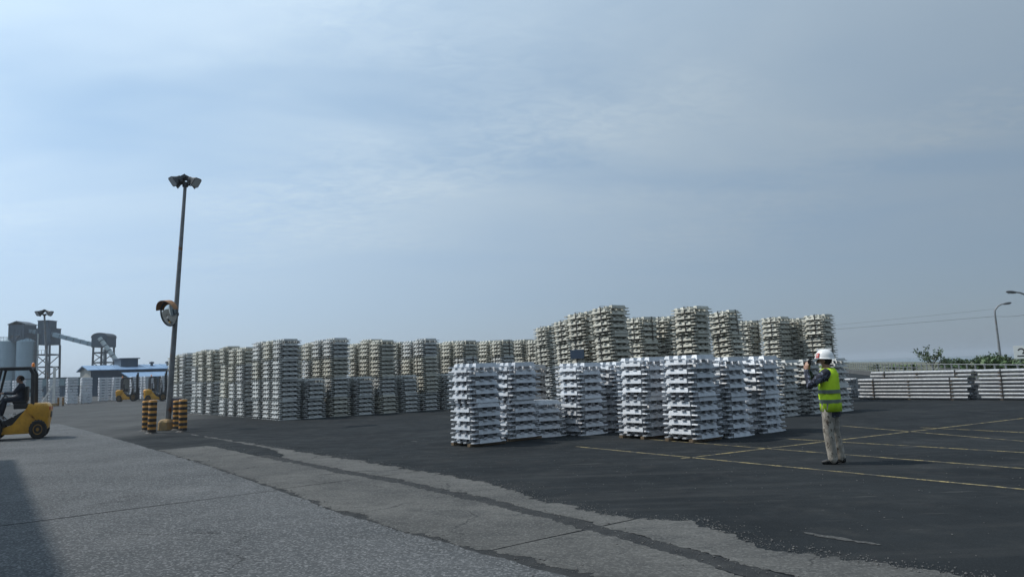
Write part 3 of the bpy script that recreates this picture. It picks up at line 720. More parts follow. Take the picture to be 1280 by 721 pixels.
def forklift(loc, rz, label, group):
    o = thing('forklift', loc, rz, label, 'forklift', group)
    # frame and counterweight (x forward, rear end at x = -1.0)
    fr = [(-.86, .17), (1.0, .17), (1.02, .34), (.45, .36), (.12, .46), (-.34, .96), (-.45, 1.02), (-.52, .84), (-.50, .66), (-.86, .60)]
    d = MB(); d.prism(fr, -.47, .47); d.build('chassis', 'fork_yellow', o, bevel=.025, smooth=35)
    rings = []
    for z_, xr, xf, w in ((.24, -.93, -.72, .42), (.30, -1.02, -.70, .49), (.62, -1.08, -.62, .53), (.80, -1.10, -.40, .55), (.98, -1.08, -.36, .55), (1.06, -1.02, -.38, .52), (1.085, -.92, -.42, .46)):
        c = .16
        rings.append([(xf, -w, z_), (xf, w, z_), (xr+c, w, z_), (xr+.04, w-.06, z_), (xr, w-c, z_), (xr, -(w-c), z_), (xr+.04, -(w-.06), z_), (xr+c, -w, z_)])
    d = MB(); d.loft(rings); cw = d.build('counterweight', 'fork_yellow', o, bevel=.012, smooth=30)
    d = MB(); d.box((-1.07, 0, .72), (.09, .40, .18)); d.build('radiator_grille', 'fork_black', cw)
    for s in (-1, 1):
        d = MB(); d.box((-1.085, s*.36, .90), (.04, .14, .10)); d.build('tail_lamp', 'red_plastic', cw, bevel=.01)
    d = MB(); d.prism([(-.42, .95), (.35, .60), (.52, .60), (.62, 1.18), (.74, 1.2), (.80, .44), (.1, .44), (-.42, .6)], -.462, .462); d.build('cowl_and_floor', 'fork_black', o, bevel=.015)
    d = MB(); d.box((-.18, 0, 1.0), (.62, .62, .16)); d.build('hood', 'fork_black', o, bevel=.04)
    for s in (-1, 1):
        d = MB(); d.box((.18, s*.478, .76), (.09, .006, .035)); d.box((.10, s*.478, .70), (.05, .006, .02)); d.build('side_decal', 'sign_white', o)
    d = MB(); d.box((-.05, 0, 1.12), (.46, .48, .10)); d.box((-.27, 0, 1.38), (.10, .46, .46), M.Rotation(0, 4, 'Y')); d.build('seat', 'seat', o, bevel=.035, smooth=40)
    d = MB(); d.tube([(.62, 0, 1.15), (.46, 0, 1.34)], .025, 8)
    d.lathe([(.155, -.012), (.18, 0), (.155, .012), (.145, 0), (.155, -.012)], 20, M.Translation((.45, 0, 1.36)) @ M.Rotation(R(-40), 4, 'Y'), cap=False)
    d.box((0, 0, 0), (.03, .30, .012), M.Translation((.45, 0, 1.355)) @ M.Rotation(R(-40), 4, 'Y')); d.build('steering_wheel', 'fork_black', o, smooth=40)
    # overhead guard
    for s in (-1, 1):
        d = MB(); d.bar((-.52, s*.47, 1.0), (-.50, s*.46, 2.02), .085, .12); d.bar((-.50, s*.46, 2.0), (-.40, s*.46, 2.14), .085, .11); d.build('guard_post', 'fork_black', o, bevel=.01)
        d = MB(); d.bar((.74, s*.45, 1.15), (.52, s*.46, 2.13), .07, .08); d.build('guard_post', 'fork_black', o, bevel=.01)
        d = MB(); d.box((.07, s*.46, 2.15), (1.06, .07, .07)); d.build('guard_rail', 'fork_black', o, bevel=.01)
    for k in range(8):
        d = MB(); d.box((-.42+k*.14, 0, 2.16), (.045, .92, .035)); d.build('guard_bar', 'fork_black', o)
    d = MB(); d.box((.07, 0, 2.20), (1.0, .96, .018)); d.build('rain_cover', 'galv', o, bevel=.004)
    d = MB(); d.lathe([(.06, 0), (.055, .10), (.03, .13), (.01, .135)], 14, M.Translation((-.40, -.35, 2.212))); d.build('beacon', 'amber', o, smooth=50)
    for x, r, w in ((.78, .36, .26), (-.72, .285, .22)):
        for s in (-1, 1): wheel(o, (x, s*.49, r+.001), r, w)
    for s in (-1, 1):
        d = MB(); n = 10; vs = []
        for i in range(n+1):
            a = math.pi*(.02+.96*i/n)
            for rr in (.40, .43):
                for y in (.37, .63): vs.append((.78+rr*math.cos(a), s*y, .37+rr*math.sin(a)))
        fs = []
        for i in range(n): q = i*4; fs += [(q, q+1, q+5, q+4), (q+2, q+6, q+7, q+3), (q, q+4, q+6, q+2), (q+1, q+3, q+7, q+5)]
        fs += [(0, 2, 3, 1), (4*n, 4*n+1, 4*n+3, 4*n+2)]
        d.add(vs, fs); d.build('mudguard', 'fork_black', o, smooth=30)
    # mast, carriage, forks
    for s in (-1, 1):
        d = MB(); d.box((1.12, s*.34, 1.28), (.14, .07, 2.36)); d.box((1.18, s*.27, 1.5), (.11, .05, 2.3)); d.build('mast_rail', 'fork_black', o)
        d = MB(); d.box((1.32, s*.25, .42), (.05, .12, .62)); d.box((1.86, s*.25, .13), (1.08, .12, .04)); d.build('fork', 'fork_black', o, bevel=.006)
        d = MB(); d.tube([(.95, s*.3, .7), (1.10, s*.3, 1.1)], .035, 8); d.build('tilt_cylinder', 'galv', o)
    d = MB()
    for z_ in (.35, 1.2, 2.42): d.box((1.12, 0, z_), (.09, .68, .10))
    d.build('mast_crossbars', 'fork_black', o)
    d = MB(); d.box((1.27, 0, .36), (.05, .92, .10)); d.box((1.27, 0, .66), (.05, .92, .10))
    for y in (-.42, -.21, 0, .21, .42): d.box((1.27, y, .96), (.03, .03, .60))
    d.box((1.27, 0, 1.26), (.03, .87, .03)); d.build('load_backrest', 'fork_black', o)
    return o
# near forklift: left rear wheel stands at picture point (52, 548); it faces left and slightly away
hd = R(-117); rzf = math.pi/2-hd
wl = M.Rotation(rzf, 3, 'Z') @ V((-.72*.80, .57, 0)); fb = gnd(46.5, 548.5)-wl; fb.z = 0.005
FS = (.80, .95, 1.0)
fk = forklift(fb, rzf, 'yellow and black forklift with a driver on the concrete road', 'forklifts')
fk.scale = FS
for (p, h, lab) in ((gnd(158, 501.5), R(70), 'yellow forklift parked before the pale stacks under the shed'), (gnd(193, 501.5), R(58), 'yellow forklift seen just behind the leaning pole and bollards')):
    c = copy_tree(fk); c.location = (p.x, p.y, 0.005); c.rotation_euler = (0, 0, math.pi/2-h); c['label'] = lab

# ------------------------------------------------------------------ people
def fused(name, mb, voxel, material, parent, it=4, **tg):
    me = mb.mesh(name); o = bpy.data.objects.new(name, me); COL.objects.link(o)
    r = o.modifiers.new('r', 'REMESH'); r.mode = 'VOXEL'; r.voxel_size = voxel; r.use_smooth_shade = True
    s = o.modifiers.new('s', 'SMOOTH'); s.iterations = it; s.factor = .5
    dg = bpy.context.evaluated_depsgraph_get(); n = bpy.data.meshes.new_from_object(o.evaluated_get(dg))
    o.modifiers.clear(); o.data = n; bpy.data.meshes.remove(me); n.materials.clear(); n.materials.append(MT[material])
    for p in n.polygons: p.use_smooth = True
    o.parent = parent; return tag(o, **tg)
def limb(mb, pts, rads, n=12, side=(0, 1, 0)):
    mb.tube(pts, rads, n, side=side)
    for p, r in zip(pts, rads):
        r = r if isinstance(r, (int, float)) else min(r); mb.ball(p, r*.98, 10, 7)
def hand(mb, wrist, fwd, palm, side):
    """palm block, four unequal bent fingers and a thumb from the palm's side"""
    f, pn = V(fwd).normalized(), V(palm).normalized(); sd = f.cross(pn).normalized()*side
    w = V(wrist); mb.tube([w, w+f*.04, w+f*.085], [(.026, .017), (.040, .016), (.040, .014)], 10, side=sd)
    for k, (o_, ln) in enumerate(((.030, .072), (.010, .082), (-.010, .076), (-.029, .058))):
        b = w+f*.082+sd*o_; m1 = b+f*ln*.5+pn*.012; m2 = m1+f*ln*.25+pn*ln*.32; m3 = m2+pn*ln*.32-f*.006
        mb.tube([b-f*.01, m1, m2, m3], [.0095, .009, .0085, .007], 7)
    b = w+f*.03+sd*.032; mb.tube([b, b+f*.03+sd*.022+pn*.012, b+f*.055+sd*.018+pn*.03], [.012, .0105, .009], 7)
def head(mb, c, yaw=0.0, s=1.0):
    t = M.Translation(c) @ M.Rotation(yaw, 4, 'Z') @ M.Scale(s, 4)
    mb.ball((0, 0, .03), (.095, .076, .095), 16, 12, t); mb.ball((.018, 0, -.03), (.078, .064, .085), 16, 12, t)
    mb.tube([t @ V((.088, 0, .02)), t @ V((.108, 0, -.018)), t @ V((.09, 0, -.03))], [.010, .016, .012], 8)       # nose
    mb.ball((.052, 0, -.085), (.035, .036, .026), 10, 8, t)                                                       # chin
    mb.ball((.088, 0, -.055), (.012, .026, .012), 10, 6, t)                                                       # lips
    for s_ in (-1, 1): mb.ball((-.005, s_*.078, -.005), (.02, .012, .032), 10, 8, t)                               # ears
    return t
def person(loc, rz, label, pose, kit):
    o = thing('person', loc, rz, label, 'person'); J = {k: V(v) for k, v in pose.items()}
    b = MB(); H = head(b, J['head'], pose.get('yaw', (0, 0, 0))[0]); mid = (J['hip_l']+J['hip_r'])/2
    b.tube([J['neck']-V((0, 0, .05)), J['head']-V((.01, 0, .06))], [.058, .052], 12)
    b.tube([mid-V((0, 0, .05)), mid+V((0, 0, .06)), (mid+J['neck'])/2, J['neck']-V((0, 0, .16)), J['neck']-V((0, 0, .03))], [(.150, .10), (.148, .10), (.135, .092), (.165, .10), (.09, .06)], 16, side=(0, 1, 0))
    for s in 'lr':
        limb(b, [J['sh_'+s], J['el_'+s], J['wr_'+s]], [.048, .038, .027])
        limb(b, [J['hip_'+s], J['kn_'+s], J['an_'+s]], [.078, .052, .036])
        b.tube([J['an_'+s]-V((.02, 0, .0)), J['an_'+s]+J['toe_'+s]*.4-V((0, 0, .045)), J['an_'+s]+J['toe_'+s]*.75-V((0, 0, .056))], [.034, .026, .018], 10)
        hand(b, J['wr_'+s], J['hf_'+s], J['hp_'+s], 1 if s == 'l' else -1)
    body = fused('body', b, .0085, 'skin', o, 2)
    # eyes
    for s_ in (-1, 1):
        e = MB(); e.ball((.082, s_*.032, .012), .012, 8, 6, H); e.build('eye', 'camera_black', o)
    # jacket with sleeves
    k = MB()
    k.tube([mid-V((0, 0, .17)), mid-V((0, 0, .05)), mid+V((0, 0, .05)), (mid+J['neck'])/2, J['neck']-V((0, 0, .16)), J['neck']-V((0, 0, .06)), J['neck']+V((0, 0, .015))], [(.178, .135), (.182, .138), (.178, .13), (.165, .122), (.19, .128), (.15, .10), (.075, .07)], 18, side=(0, 1, 0))
    for s in 'lr':
        limb(k, [J['sh_'+s], (J['sh_'+s]+J['el_'+s])/2, J['el_'+s], (J['el_'+s]+J['wr_'+s])/2, J['wr_'+s]*.93+J['el_'+s]*.07], [.078, .066, .056, .050, .042])
    fused('jacket', k, .012, kit['jacket'], o, 3)
    k = MB()
    for s in 'lr':
        h, kn, an = J['hip_'+s], J['kn_'+s], J['an_'+s]
        limb(k, [h+V((0, 0, .04)), h*.6+kn*.4, kn, kn*.5+an*.5, an-V((0, 0, .015))], [.108, .096, .078, .076, .070])
    k.tube([mid-V((0, 0, .06)), mid+V((0, 0, .10))], [(.160, .118), (.165, .12)], 16, side=(0, 1, 0))
    fused('trousers', k, .012, kit['trousers'], o, 2)
    for s in 'lr':
        a = J['an_'+s]; t = J['toe_'+s]; k = MB()
        k.tube([a-t*.42+V((0, 0, -.045)), a-V((0, 0, .035)), a+t*.55-V((0, 0, .045)), a+t*1.02-V((0, 0, .058))], [(.036, .035), (.044, .048), (.046, .038), (.036, .024)], 12, side=(t.y*-1, t.x, 0) if abs(t.x)+abs(t.y) > .02 else (0, 1, 0))
        k.tube([a-V((0, 0, .05)), a+V((0, 0, .05))], [.050, .052], 12)
        sh = fused('shoe', k, .009, 'shoe', o, 2)
        z0 = min(v.co.z for v in sh.data.vertices); sh.location.z = -z0+.002 if kit.get('stand') else 0
    return o, J, H
pose = dict(head=(.03, 0, 1.535), neck=(0, 0, 1.40), sh_l=(-.005, .175, 1.345), sh_r=(.005, -.175, 1.345), el_l=(.225, .235, 1.165), el_r=(.235, -.20, 1.18), wr_l=(.285, .085, 1.395), wr_r=(.29, -.075, 1.40),
            hip_l=(.005, .088, .86), hip_r=(-.005, -.088, .86), kn_l=(.035, .10, .47), kn_r=(-.015, -.10, .47), an_l=(.0, .105, .085), an_r=(-.075, -.11, .085), toe_l=(.155, .03, 0), toe_r=(.15, -.045, 0),
            hf_l=(-.10, -.18, .9), hf_r=(-.10, .18, .9), hp_l=(-.35, -.9, -.1), hp_r=(-.35, .9, -.1), yaw=(0.0, 0, 0))
pp = gnd(1043.5, 579); pp.z = 0.001; face = R(-58)
po, J, H = person(pp, math.pi/2-face, 'worker in white helmet, lime hi-vis vest and desert camouflage trousers taking a photograph', pose, dict(jacket='jacket', trousers='camo', stand=True))
def oval(z_, rx, ry, cx=0.0, n=28): return [V((cx+rx*math.cos(2*math.pi*k/n), ry*math.sin(2*math.pi*k/n), z_)) for k in range(n)]
def wr(z_, k): return .006*math.sin(9*k+z_*30)
k = MB(); secs = [(.775, .150, .200, -.01), (.90, .155, .197, -.008), (1.02, .150, .190, -.005), (1.15, .150, .190, -.004), (1.26, .150, .185, -.004), (1.33, .140, .165, -.008), (1.385, .115, .135, -.012), (1.42, .085, .095, -.015)]
rings = []
for z_, a_, b_, c_ in secs: rings.append([p+V((wr(z_, i/4.), wr(z_+.3, i/5.), 0)) for i, p in enumerate(oval(z_, a_, b_, c_))])
k.loft(rings, cap=False); vest = k.build('vest', 'vest', po, smooth=60)
sm = vest.modifiers.new('t', 'SOLIDIFY'); sm.thickness = .006
for z_ in (.90, 1.045):
    k = MB(); k.loft([oval(z_, .1565, .1985, -.007), oval(z_+.001, .160, .202, -.007), oval(z_+.054, .158, .200, -.006), oval(z_+.055, .154, .196, -.006)], cap=False); k.build('reflective_band', 'band', vest, smooth=60)
hc = J['head']+V((-.008, 0, .045))
k = MB(); k.lathe([(.001, .128), (.05, .122), (.09, .098), (.115, .058), (.124, .018), (.128, -.005), (.138, -.012), (.138, -.018), (.120, -.016)], 30, M.Translation(hc) @ M.Rotation(R(-4), 4, 'Y') @ M.Diagonal((1.08, .96, 1, 1)), cap=False)
hel = k.build('helmet', 'helmet', po, smooth=50)
k = MB(); k.prism([(.10, -.017), (.185, -.03), (.185, -.035), (.10, -.024)], -.075, .075, M.Translation(hc)); k.build('brim', 'helmet', hel, bevel=.003)
k = MB(); k.box((0, 0, 0), (.22, .012, .03), M.Translation(hc+V((-.0, 0, .122)))); k.build('ridge', 'helmet', hel, bevel=.004)
et = M.Translation(hc) @ M.Rotation(R(48), 4, 'Z') @ M.Translation((.123, 0, .035)) @ M.Rotation(R(-20), 4, 'Y')
k = MB(); k.box((0, 0, 0), (.010, .062, .075), et); k.build('red_emblem', 'red_plastic', hel, bevel=.003)
k = MB(); k.box((.006, 0, .012), (.003, .036, .012), et); k.box((.006, 0, -.014), (.003, .036, .008), et); k.build('emblem_bars', 'sign_white', hel)
k = MB(); k.ball((.050, 0, -.062), (.052, .064, .050), 14, 10, H); fused('face_mask', k, .009, 'mask', po, 2)
k = MB(); k.ball((-.022, 0, .012), (.092, .084, .085), 14, 10, H); fused('hair', k, .009, 'hair', po, 2)
# the camera the worker holds up: top-level, in the same frame
cam_o = thing('camera', pp, math.pi/2-face, 'black handheld camera raised to the helmeted worker\'s face', 'camera')
k = MB(); k.box((.235, 0, 1.515), (.05, .145, .085)); cb = k.build('camera_body', 'camera_black', cam_o, bevel=.008)
k = MB(); k.lathe([(.034, 0), (.036, .05), (.033, .07), (.03, .07), (.028, .06)], 18, M.Translation((.26, 0, 1.51)) @ M.Rotation(R(90), 4, 'Y')); k.build('camera_lens', 'camera_black', cb, smooth=40)
k = MB(); k.box((.225, 0, 1.567), (.045, .05, .03)); k.build('viewfinder', 'camera_black', cb, bevel=.005)
# forklift driver
dp = dict(head=(-.02, 0, 1.83), neck=(-.06, 0, 1.69), sh_l=(-.06, .17, 1.62), sh_r=(-.06, -.17, 1.62), el_l=(.12, .22, 1.40), el_r=(.12, -.22, 1.40), wr_l=(.36, .13, 1.42), wr_r=(.36, -.13, 1.42),
          hip_l=(-.04, .09, 1.24), hip_r=(-.04, -.09, 1.24), kn_l=(.36, .13, 1.20), kn_r=(.36, -.13, 1.20), an_l=(.46, .13, .80), an_r=(.46, -.13, .80), toe_l=(.11, .02, 0), toe_r=(.11, -.02, 0),
          hf_l=(.9, -.3, .1), hf_r=(.9, .3, .1), hp_l=(.2, -.3, -.9), hp_r=(.2, .3, -.9), yaw=(0, 0, 0))
do, DJ, DH = person(fb, rzf, 'driver in dark workwear seated at the wheel of the forklift', dp, dict(jacket='denim', trousers='denim'))
k = MB(); k.ball((-.02, 0, .02), (.098, .086, .092), 14, 10, DH); fused('hair', k, .009, 'hair', do, 2)

# ------------------------------------------------------------------ silos, conveyor towers, sheds in the distance
YF = 175.0
def P(x, y, Y=YF): return at(x, y, Y)
def silo(xc, label):
    t = P(xc, 428); r = (P(xc+10.4, 428)-t).length; h = t.z
    o = thing('silo', (t.x, t.y, 0), 0, label, 'silo', 'grey storage silos')
    d = MB(); d.lathe([(r, 0), (r, h)], 36); d.build('shell', 'silo', o, smooth=40)
    d = MB(); d.lathe([(r*1.01, h), (r*1.01, h+.25), (r*.3, h+1.0), (.05, h+1.0)], 36); d.build('roof', 'silo', o, smooth=30)
    for i in range(1, 6):
        d = MB(); z_ = h*i/6; d.lathe([(r+.001, z_-.06), (r+.05, z_-.06), (r+.05, z_+.06), (r+.001, z_+.06)], 36, cap=False); d.build('hoop', 'silo', o, smooth=30)
    d = MB()
    for k in range(18):
        a = 2*math.pi*k/18; d.bar((r*.98*math.cos(a), r*.98*math.sin(a), h+.25), (r*.98*math.cos(a), r*.98*math.sin(a), h+1.25), .05)
    d.lathe([(r*.97, h+1.2), (r*.99, h+1.2), (r*.99, h+1.26), (r*.97, h+1.26)], 36, cap=False); d.build('handrail', 'steel_frame', o)
def ladder(o, x, y, z0, z1, w=.5):
    d = MB()
    for q in (-w/2, w/2): d.bar((x+q, y, z0), (x+q, y, z1), .07)
    for i in range(int((z1-z0)/.45)): d.bar((x-w/2, y, z0+.3+i*.45), (x+w/2, y, z0+.3+i*.45), .05)
    d.build('ladder', 'steel_frame', o)
silo(9.5, 'grey silo standing under the gabled headhouse'); silo(33, 'grey silo next to the braced conveyor tower'); silo(-14, 'grey silo farthest from the conveyor tower')
def block(name, x0, x1, y0, y1, Y, dep, material, label, cat, roof=0.0, win=()):
    a, b, c = P(x0, y0, Y), P(x1, y0, Y), P(x0, y1, Y)
    w = (b-a).length; h = a.z-c.z; mid = (a+b)/2
    o = thing(name, (mid.x, mid.y+dep/2, c.z), 0, label, cat)
    d = MB(); d.box((0, 0, h/2), (w, dep, h)); d.build('wall', material, o, bevel=.03)
    d = MB()
    if roof: d.prism([(-w*.54, h), (0, h+roof), (w*.54, h), (w*.54, h+.15), (0, h+roof+.18), (-w*.54, h+.15)], -dep*.53, dep*.53)
    else: d.box((0, 0, h+.08), (w*1.04, dep*1.04, .14))
    d.build('roof', 'steel_frame', o)
    for i in range(int(w/0.9)):
        d = MB(); x = -w/2+(i+.5)*.9; d.box((x, -dep/2-.03, h/2), (.08, .05, h*.98)); d.build('wall_rib', material, o)
    for (u, v_, ww, hh) in win:
        d = MB(); d.box((u*w, -dep/2-.03, v_*h), (ww, .08, hh)); d.build('window', 'glass', o)
    return o, w, h
block('silo_headhouse', 10.5, 30.5, 406, 427.2, YF-1.2, 4.5, 'cladding', 'gabled blue grey headhouse on top of the silos', 'headhouse', .7, ((-.25, .3, .5, .7), (.1, .3, .9, .5)))
def legs(o, w, dep, z0, z1, levels, mt='steel_frame', splay=0.0):
    for sx in (-1, 1):
        for sy in (-1, 1):
            d = MB(); d.bar((sx*w*(.5+splay), sy*dep/2, z0), (sx*w*.46, sy*dep/2, z1), .34); d.build('leg', mt, o)
    for i, q in enumerate(levels):
        z_ = z0+(z1-z0)*q; f = .5+splay*(1-q)
        d = MB()
        for sy in (-1, 1): d.bar((-w*f, sy*dep/2, z_), (w*f, sy*dep/2, z_), .28)
        for sx in (-1, 1): d.bar((sx*w*f, -dep/2, z_), (sx*w*f, dep/2, z_), .28)
        d.build('platform_beam', mt, o)
        if i+1 < len(levels):
            z2 = z0+(z1-z0)*levels[i+1]
            d = MB(); d.bar((-w*f, -dep/2, z_), (w*f, -dep/2, z2), .16); d.bar((w*f, -dep/2+.2, z_), (-w*f, -dep/2+.2, z2), .16); d.bar((-w*f, dep/2, z_), (w*f, dep/2, z2), .16); d.build('cross_brace', mt, o)
tw1, w1, h1 = block('conveyor_tower', 45.5, 63.5, 411, 431, YF, 4.0, 'cladding', 'square conveyor tower on braced legs beside the silos', 'tower')
zb = tw1.location.z; ladder(tw1, w1*.3, -2.2, -zb, h1*.2)
d = MB(); d.tube([(-w1*.3, -2.3, h1*.7), (-w1*.3, -2.3, -zb)], .16, 10); d.build('down_pipe', 'pipe', tw1, smooth=True)
d = MB()
for q in range(7): d.bar((-w1*.62+q*w1*.207, -2.5, -zb*.2), (-w1*.62+q*w1*.207, -2.5, -zb*.2+1.0), .06)
d.bar((-w1*.64, -2.5, -zb*.2+1.0), (w1*.64, -2.5, -zb*.2+1.0), .06); d.box((0, -2.0, -zb*.2-.05), (w1*1.3, 1.0, .1)); d.build('gangway', 'steel_frame', tw1)
legs(tw1, w1, 4.0, -zb, 0, [.02, .32, .55, .80])
d = MB(); d.box((-w1*.12, 0, h1+1.0), (w1*.74, 3.2, 1.8)); d.box((-w1*.12, 0, h1+1.95), (w1*.8, 3.5, .12)); d.build('upper_cabin', 'cladding', tw1)
def gallery(p, q, w, h, label):
    o = thing('conveyor_gallery', p, 0, label, 'conveyor'); d = MB(); q = q-p
    d.bar((0, 0, 0), q, w, h); d.build('gallery_shell', 'silo', o, bevel=.02)
    n = max(2, int(q.length/1.6)); dd = q.normalized()
    for i in range(n):
        e = MB(); c = q*((i+.5)/n); e.bar(c-dd*.05, c+dd*.05, w+.1, h+.1); e.build('rib', 'steel_frame', o)
gallery(P(30, 412.5, YF+1), P(46, 415, YF+1), 1.2, .8, 'short level gallery between headhouse and square tower')
gallery(P(63, 417, YF+1), P(116, 430.5, YF+1), 1.3, .95, 'long sloping conveyor gallery between the two towers')
# round-topped tower with its pale duct
c0, c1, cb_ = P(114.3, 422), P(134, 422), P(114.3, 434); w2 = (c1-c0).length; h2 = c0.z-cb_.z; mid2 = (c0+c1)/2
t2 = thing('hooded_tower', (mid2.x, mid2.y+2, cb_.z), 0, 'round-topped transfer tower on open legs above the shed', 'tower')
pr = [(-w2/2, 0), (w2/2, 0), (w2/2, h2)]+[(w2/2*math.cos(a*math.pi/10), h2+1.0*math.sin(a*math.pi/10)) for a in range(1, 10)]+[(-w2/2, h2)]
d = MB(); d.prism(pr, -2, 2); d.build('hood', 'cladding', t2, bevel=.03)
d = MB(); d.prism([(x*1.04, z_+.12) for x, z_ in pr[2:]]+[(x*1.04, z_-.05) for x, z_ in reversed(pr[2:])], -2.1, 2.1); d.build('roof_edge', 'steel_frame', t2)
legs(t2, w2*.85, 3.6, -cb_.z, 0, [.02, .45, .66, .88], 'steel_frame', .02)
d = MB(); d.tube([P(131, 436, YF+1)-t2.location, P(131, 458, YF+1)-t2.location], .35, 12); d.build('drop_pipe', 'pipe', t2, smooth=40)
a, b_ = P(124.5, 422.5, YF-.8), P(147.5, 453, YF-.8)
o = thing('discharge_duct', a, 0, 'pale ringed duct sloping down from the round-topped tower', 'duct'); q = b_-a
d = MB(); d.tube([(0, 0, 0), q], .52, 18); d.build('duct_shell', 'pipe', o, smooth=40)
for k in range(5):
    d = MB(); c = q*(.12+.2*k); dd = q.normalized(); d.tube([c-dd*.09, c+dd*.09], .60, 18); d.build('flange', 'steel_frame', o)
# blue-roofed shed aligned with the yard
SC = at(113.5, 478, 112); SC.z = 0
ln = solve(SC, BX, 238); dp_ = solve(SC, AX, 99.5)
sh = thing('blue_roofed_shed', SC, ROTZ, 'long shed with a blue sheet roof behind the pale stacks', 'shed')
def zat(x, y, p):
    dd = ray(x, y); return CAM.z+dd.z*(V((p.x, p.y)).length/V((dd.x, dd.y)).length)
ze = zat(113.5, 462.5, SC); pr_ = SC+AX*dp_*.5; zr = zat(107, 457.8, pr_)
d = MB(); d.box((ln/2, .1, ze/2), (ln, .2, ze)); d.build('long_wall', 'cladding', sh)  # shade of the open front is put into this wall's dark colour
d = MB(); d.prism([(0.1, 0), (dp_, 0), (dp_, ze), (dp_/2, zr), (0.1, ze)], 0.0, .2, M.Rotation(R(90), 4, 'Z') @ M.Scale(-1, 4, (0, 1, 0))); d.build('gable_wall', 'shed_wall', sh)
for k, (u0_, v0_, u1_, v1_) in enumerate(((-.6, ze-.1, dp_/2, zr), (dp_/2, zr, dp_+.6, ze-.1))):
    d = MB(); d.add([(-.5, u0_, v0_), (ln+.5, u0_, v0_), (ln+.5, u1_, v1_), (-.5, u1_, v1_), (-.5, u0_, v0_+.12), (ln+.5, u0_, v0_+.12), (ln+.5, u1_, v1_+.12), (-.5, u1_, v1_+.12)], [(0, 1, 2, 3), (4, 5, 6, 7), (0, 1, 5, 4), (1, 2, 6, 5), (2, 3, 7, 6), (3, 0, 4, 7)]); rf = d.build('roof', 'blue_roof', sh)
    n = int(ln/2.2)
    for i in range(n):
        e = MB(); x = (i+.5)*ln/n; e.bar((x, u0_, v0_+.14), (x, u1_, v1_+.14), .10, .06); e.build('roof_seam', 'blue_roof', rf)
for x in (189., 209.):
    s = solve(SC+AX*dp_*.3, BX, x); e = MB(); zz_ = ze+(zr-ze)*.6
    e.lathe([(.2, 0), (.2, .45), (.4, .5), (.36, .7), (.05, .8)], 12, M.Translation((s, dp_*.3, zz_))); e.build('roof_vent', 'steel_frame', sh, smooth=30)
for k in range(8):
    e = MB(); x = ln*(.06+.12*k); e.box((x, -.02, ze*.42), (ln*.05, .06, ze*.5)); e.build('door_panel', 'cladding', sh)
# dormer box and lean-to
s0, s1 = solve(SC+AX*dp_*.5, BX, 146), solve(SC+AX*dp_*.5, BX, 167); zt = zat(155, 449.5, SC+AX*dp_*.5+BX*s0)
e = MB(); e.box(((s0+s1)/2, dp_*.5, (zr+zt)/2-.2), (s1-s0, 5.5, zt-zr+.6)); e.box(((s0+s1)/2, dp_*.5, zt+.12), (s1-s0+.5, 6, .14)); e.build('roof_cabin', 'cladding', sh)
LT = thing('lean_to', SC+BX*(ln*.28)-AX*7, ROTZ, 'low lean-to with a pale blue roof against the long shed', 'lean-to')
l2 = ln*.7
e = MB(); e.add([(0, 0, ze*.62), (l2, 0, ze*.62), (l2, 6.6, ze*.86), (0, 6.6, ze*.86), (0, 0, ze*.62+.12), (l2, 0, ze*.62+.12), (l2, 6.6, ze*.86+.12), (0, 6.6, ze*.86+.12)], [(0, 1, 2, 3), (4, 5, 6, 7), (0, 1, 5, 4), (1, 2, 6, 5), (2, 3, 7, 6), (3, 0, 4, 7)]); e.build('roof', 'blue_roof', LT)
for k in range(9): e = MB(); e.box((.2+k*(l2-.4)/8, .2, ze*.31), (.25, .25, ze*.62)); e.build('post', 'steel_frame', LT)
e = MB(); e.box((l2/2, 6.4, ze*.36), (l2, .15, ze*.72)); e.build('back_wall', 'shed_wall', LT)
# low teal building behind the braced post
o, w, h = block('teal_building', 30, 80.5, 463, 484.5, 140, 8, 'teal', 'low teal walled building between the silos and the shed', 'building', 0, tuple((-.4+.16*k, .35, 1.2, .7) for k in range(6)))
o.location.z = 0
o2, w, h = block('low_store', 55, 112, 471.5, 484, 125, 6, 'cladding', 'low dark store building in front of the shed gable', 'building'); o2.location.z = 0

pb = gnd(61, 504); flood_pole(pb, at(55.5, 394, pb.y), .14, .08, 'floodlight pole standing before the square conveyor tower', [(-.34, .1, R(190), R(25)), (-.2, -.3, R(240), R(30)), (.34, 0, R(-5), R(28)), (.2, .3, R(40), R(28))], s=1.25)
# white braced post with its little striped guards
wp = gnd(66.8, 507.5); o = thing('braced_post', wp, R(20), 'white steel post with a diagonal brace near the pair of pale stacks', 'post')
d = MB(); d.box((0, 0, 1.65), (.18, .18, 3.3)); d.build('post', 'white_paint', o, bevel=.01)
d = MB(); d.bar((-.05, 0, 1.75), (-.95, -.25, .05), .11); d.build('brace', 'white_paint', o)
d = MB(); d.box((0, 0, .12), (.5, .5, .24)); d.build('footing', 'base_paint', o, bevel=.02)
for k, dx in enumerate((.45, .85)):
    bollard(wp+V((dx, -.1, 0)), ('short striped guard post touching the white braced post', 'short striped guard post standing free beside the white braced post')[k], .68, .07)

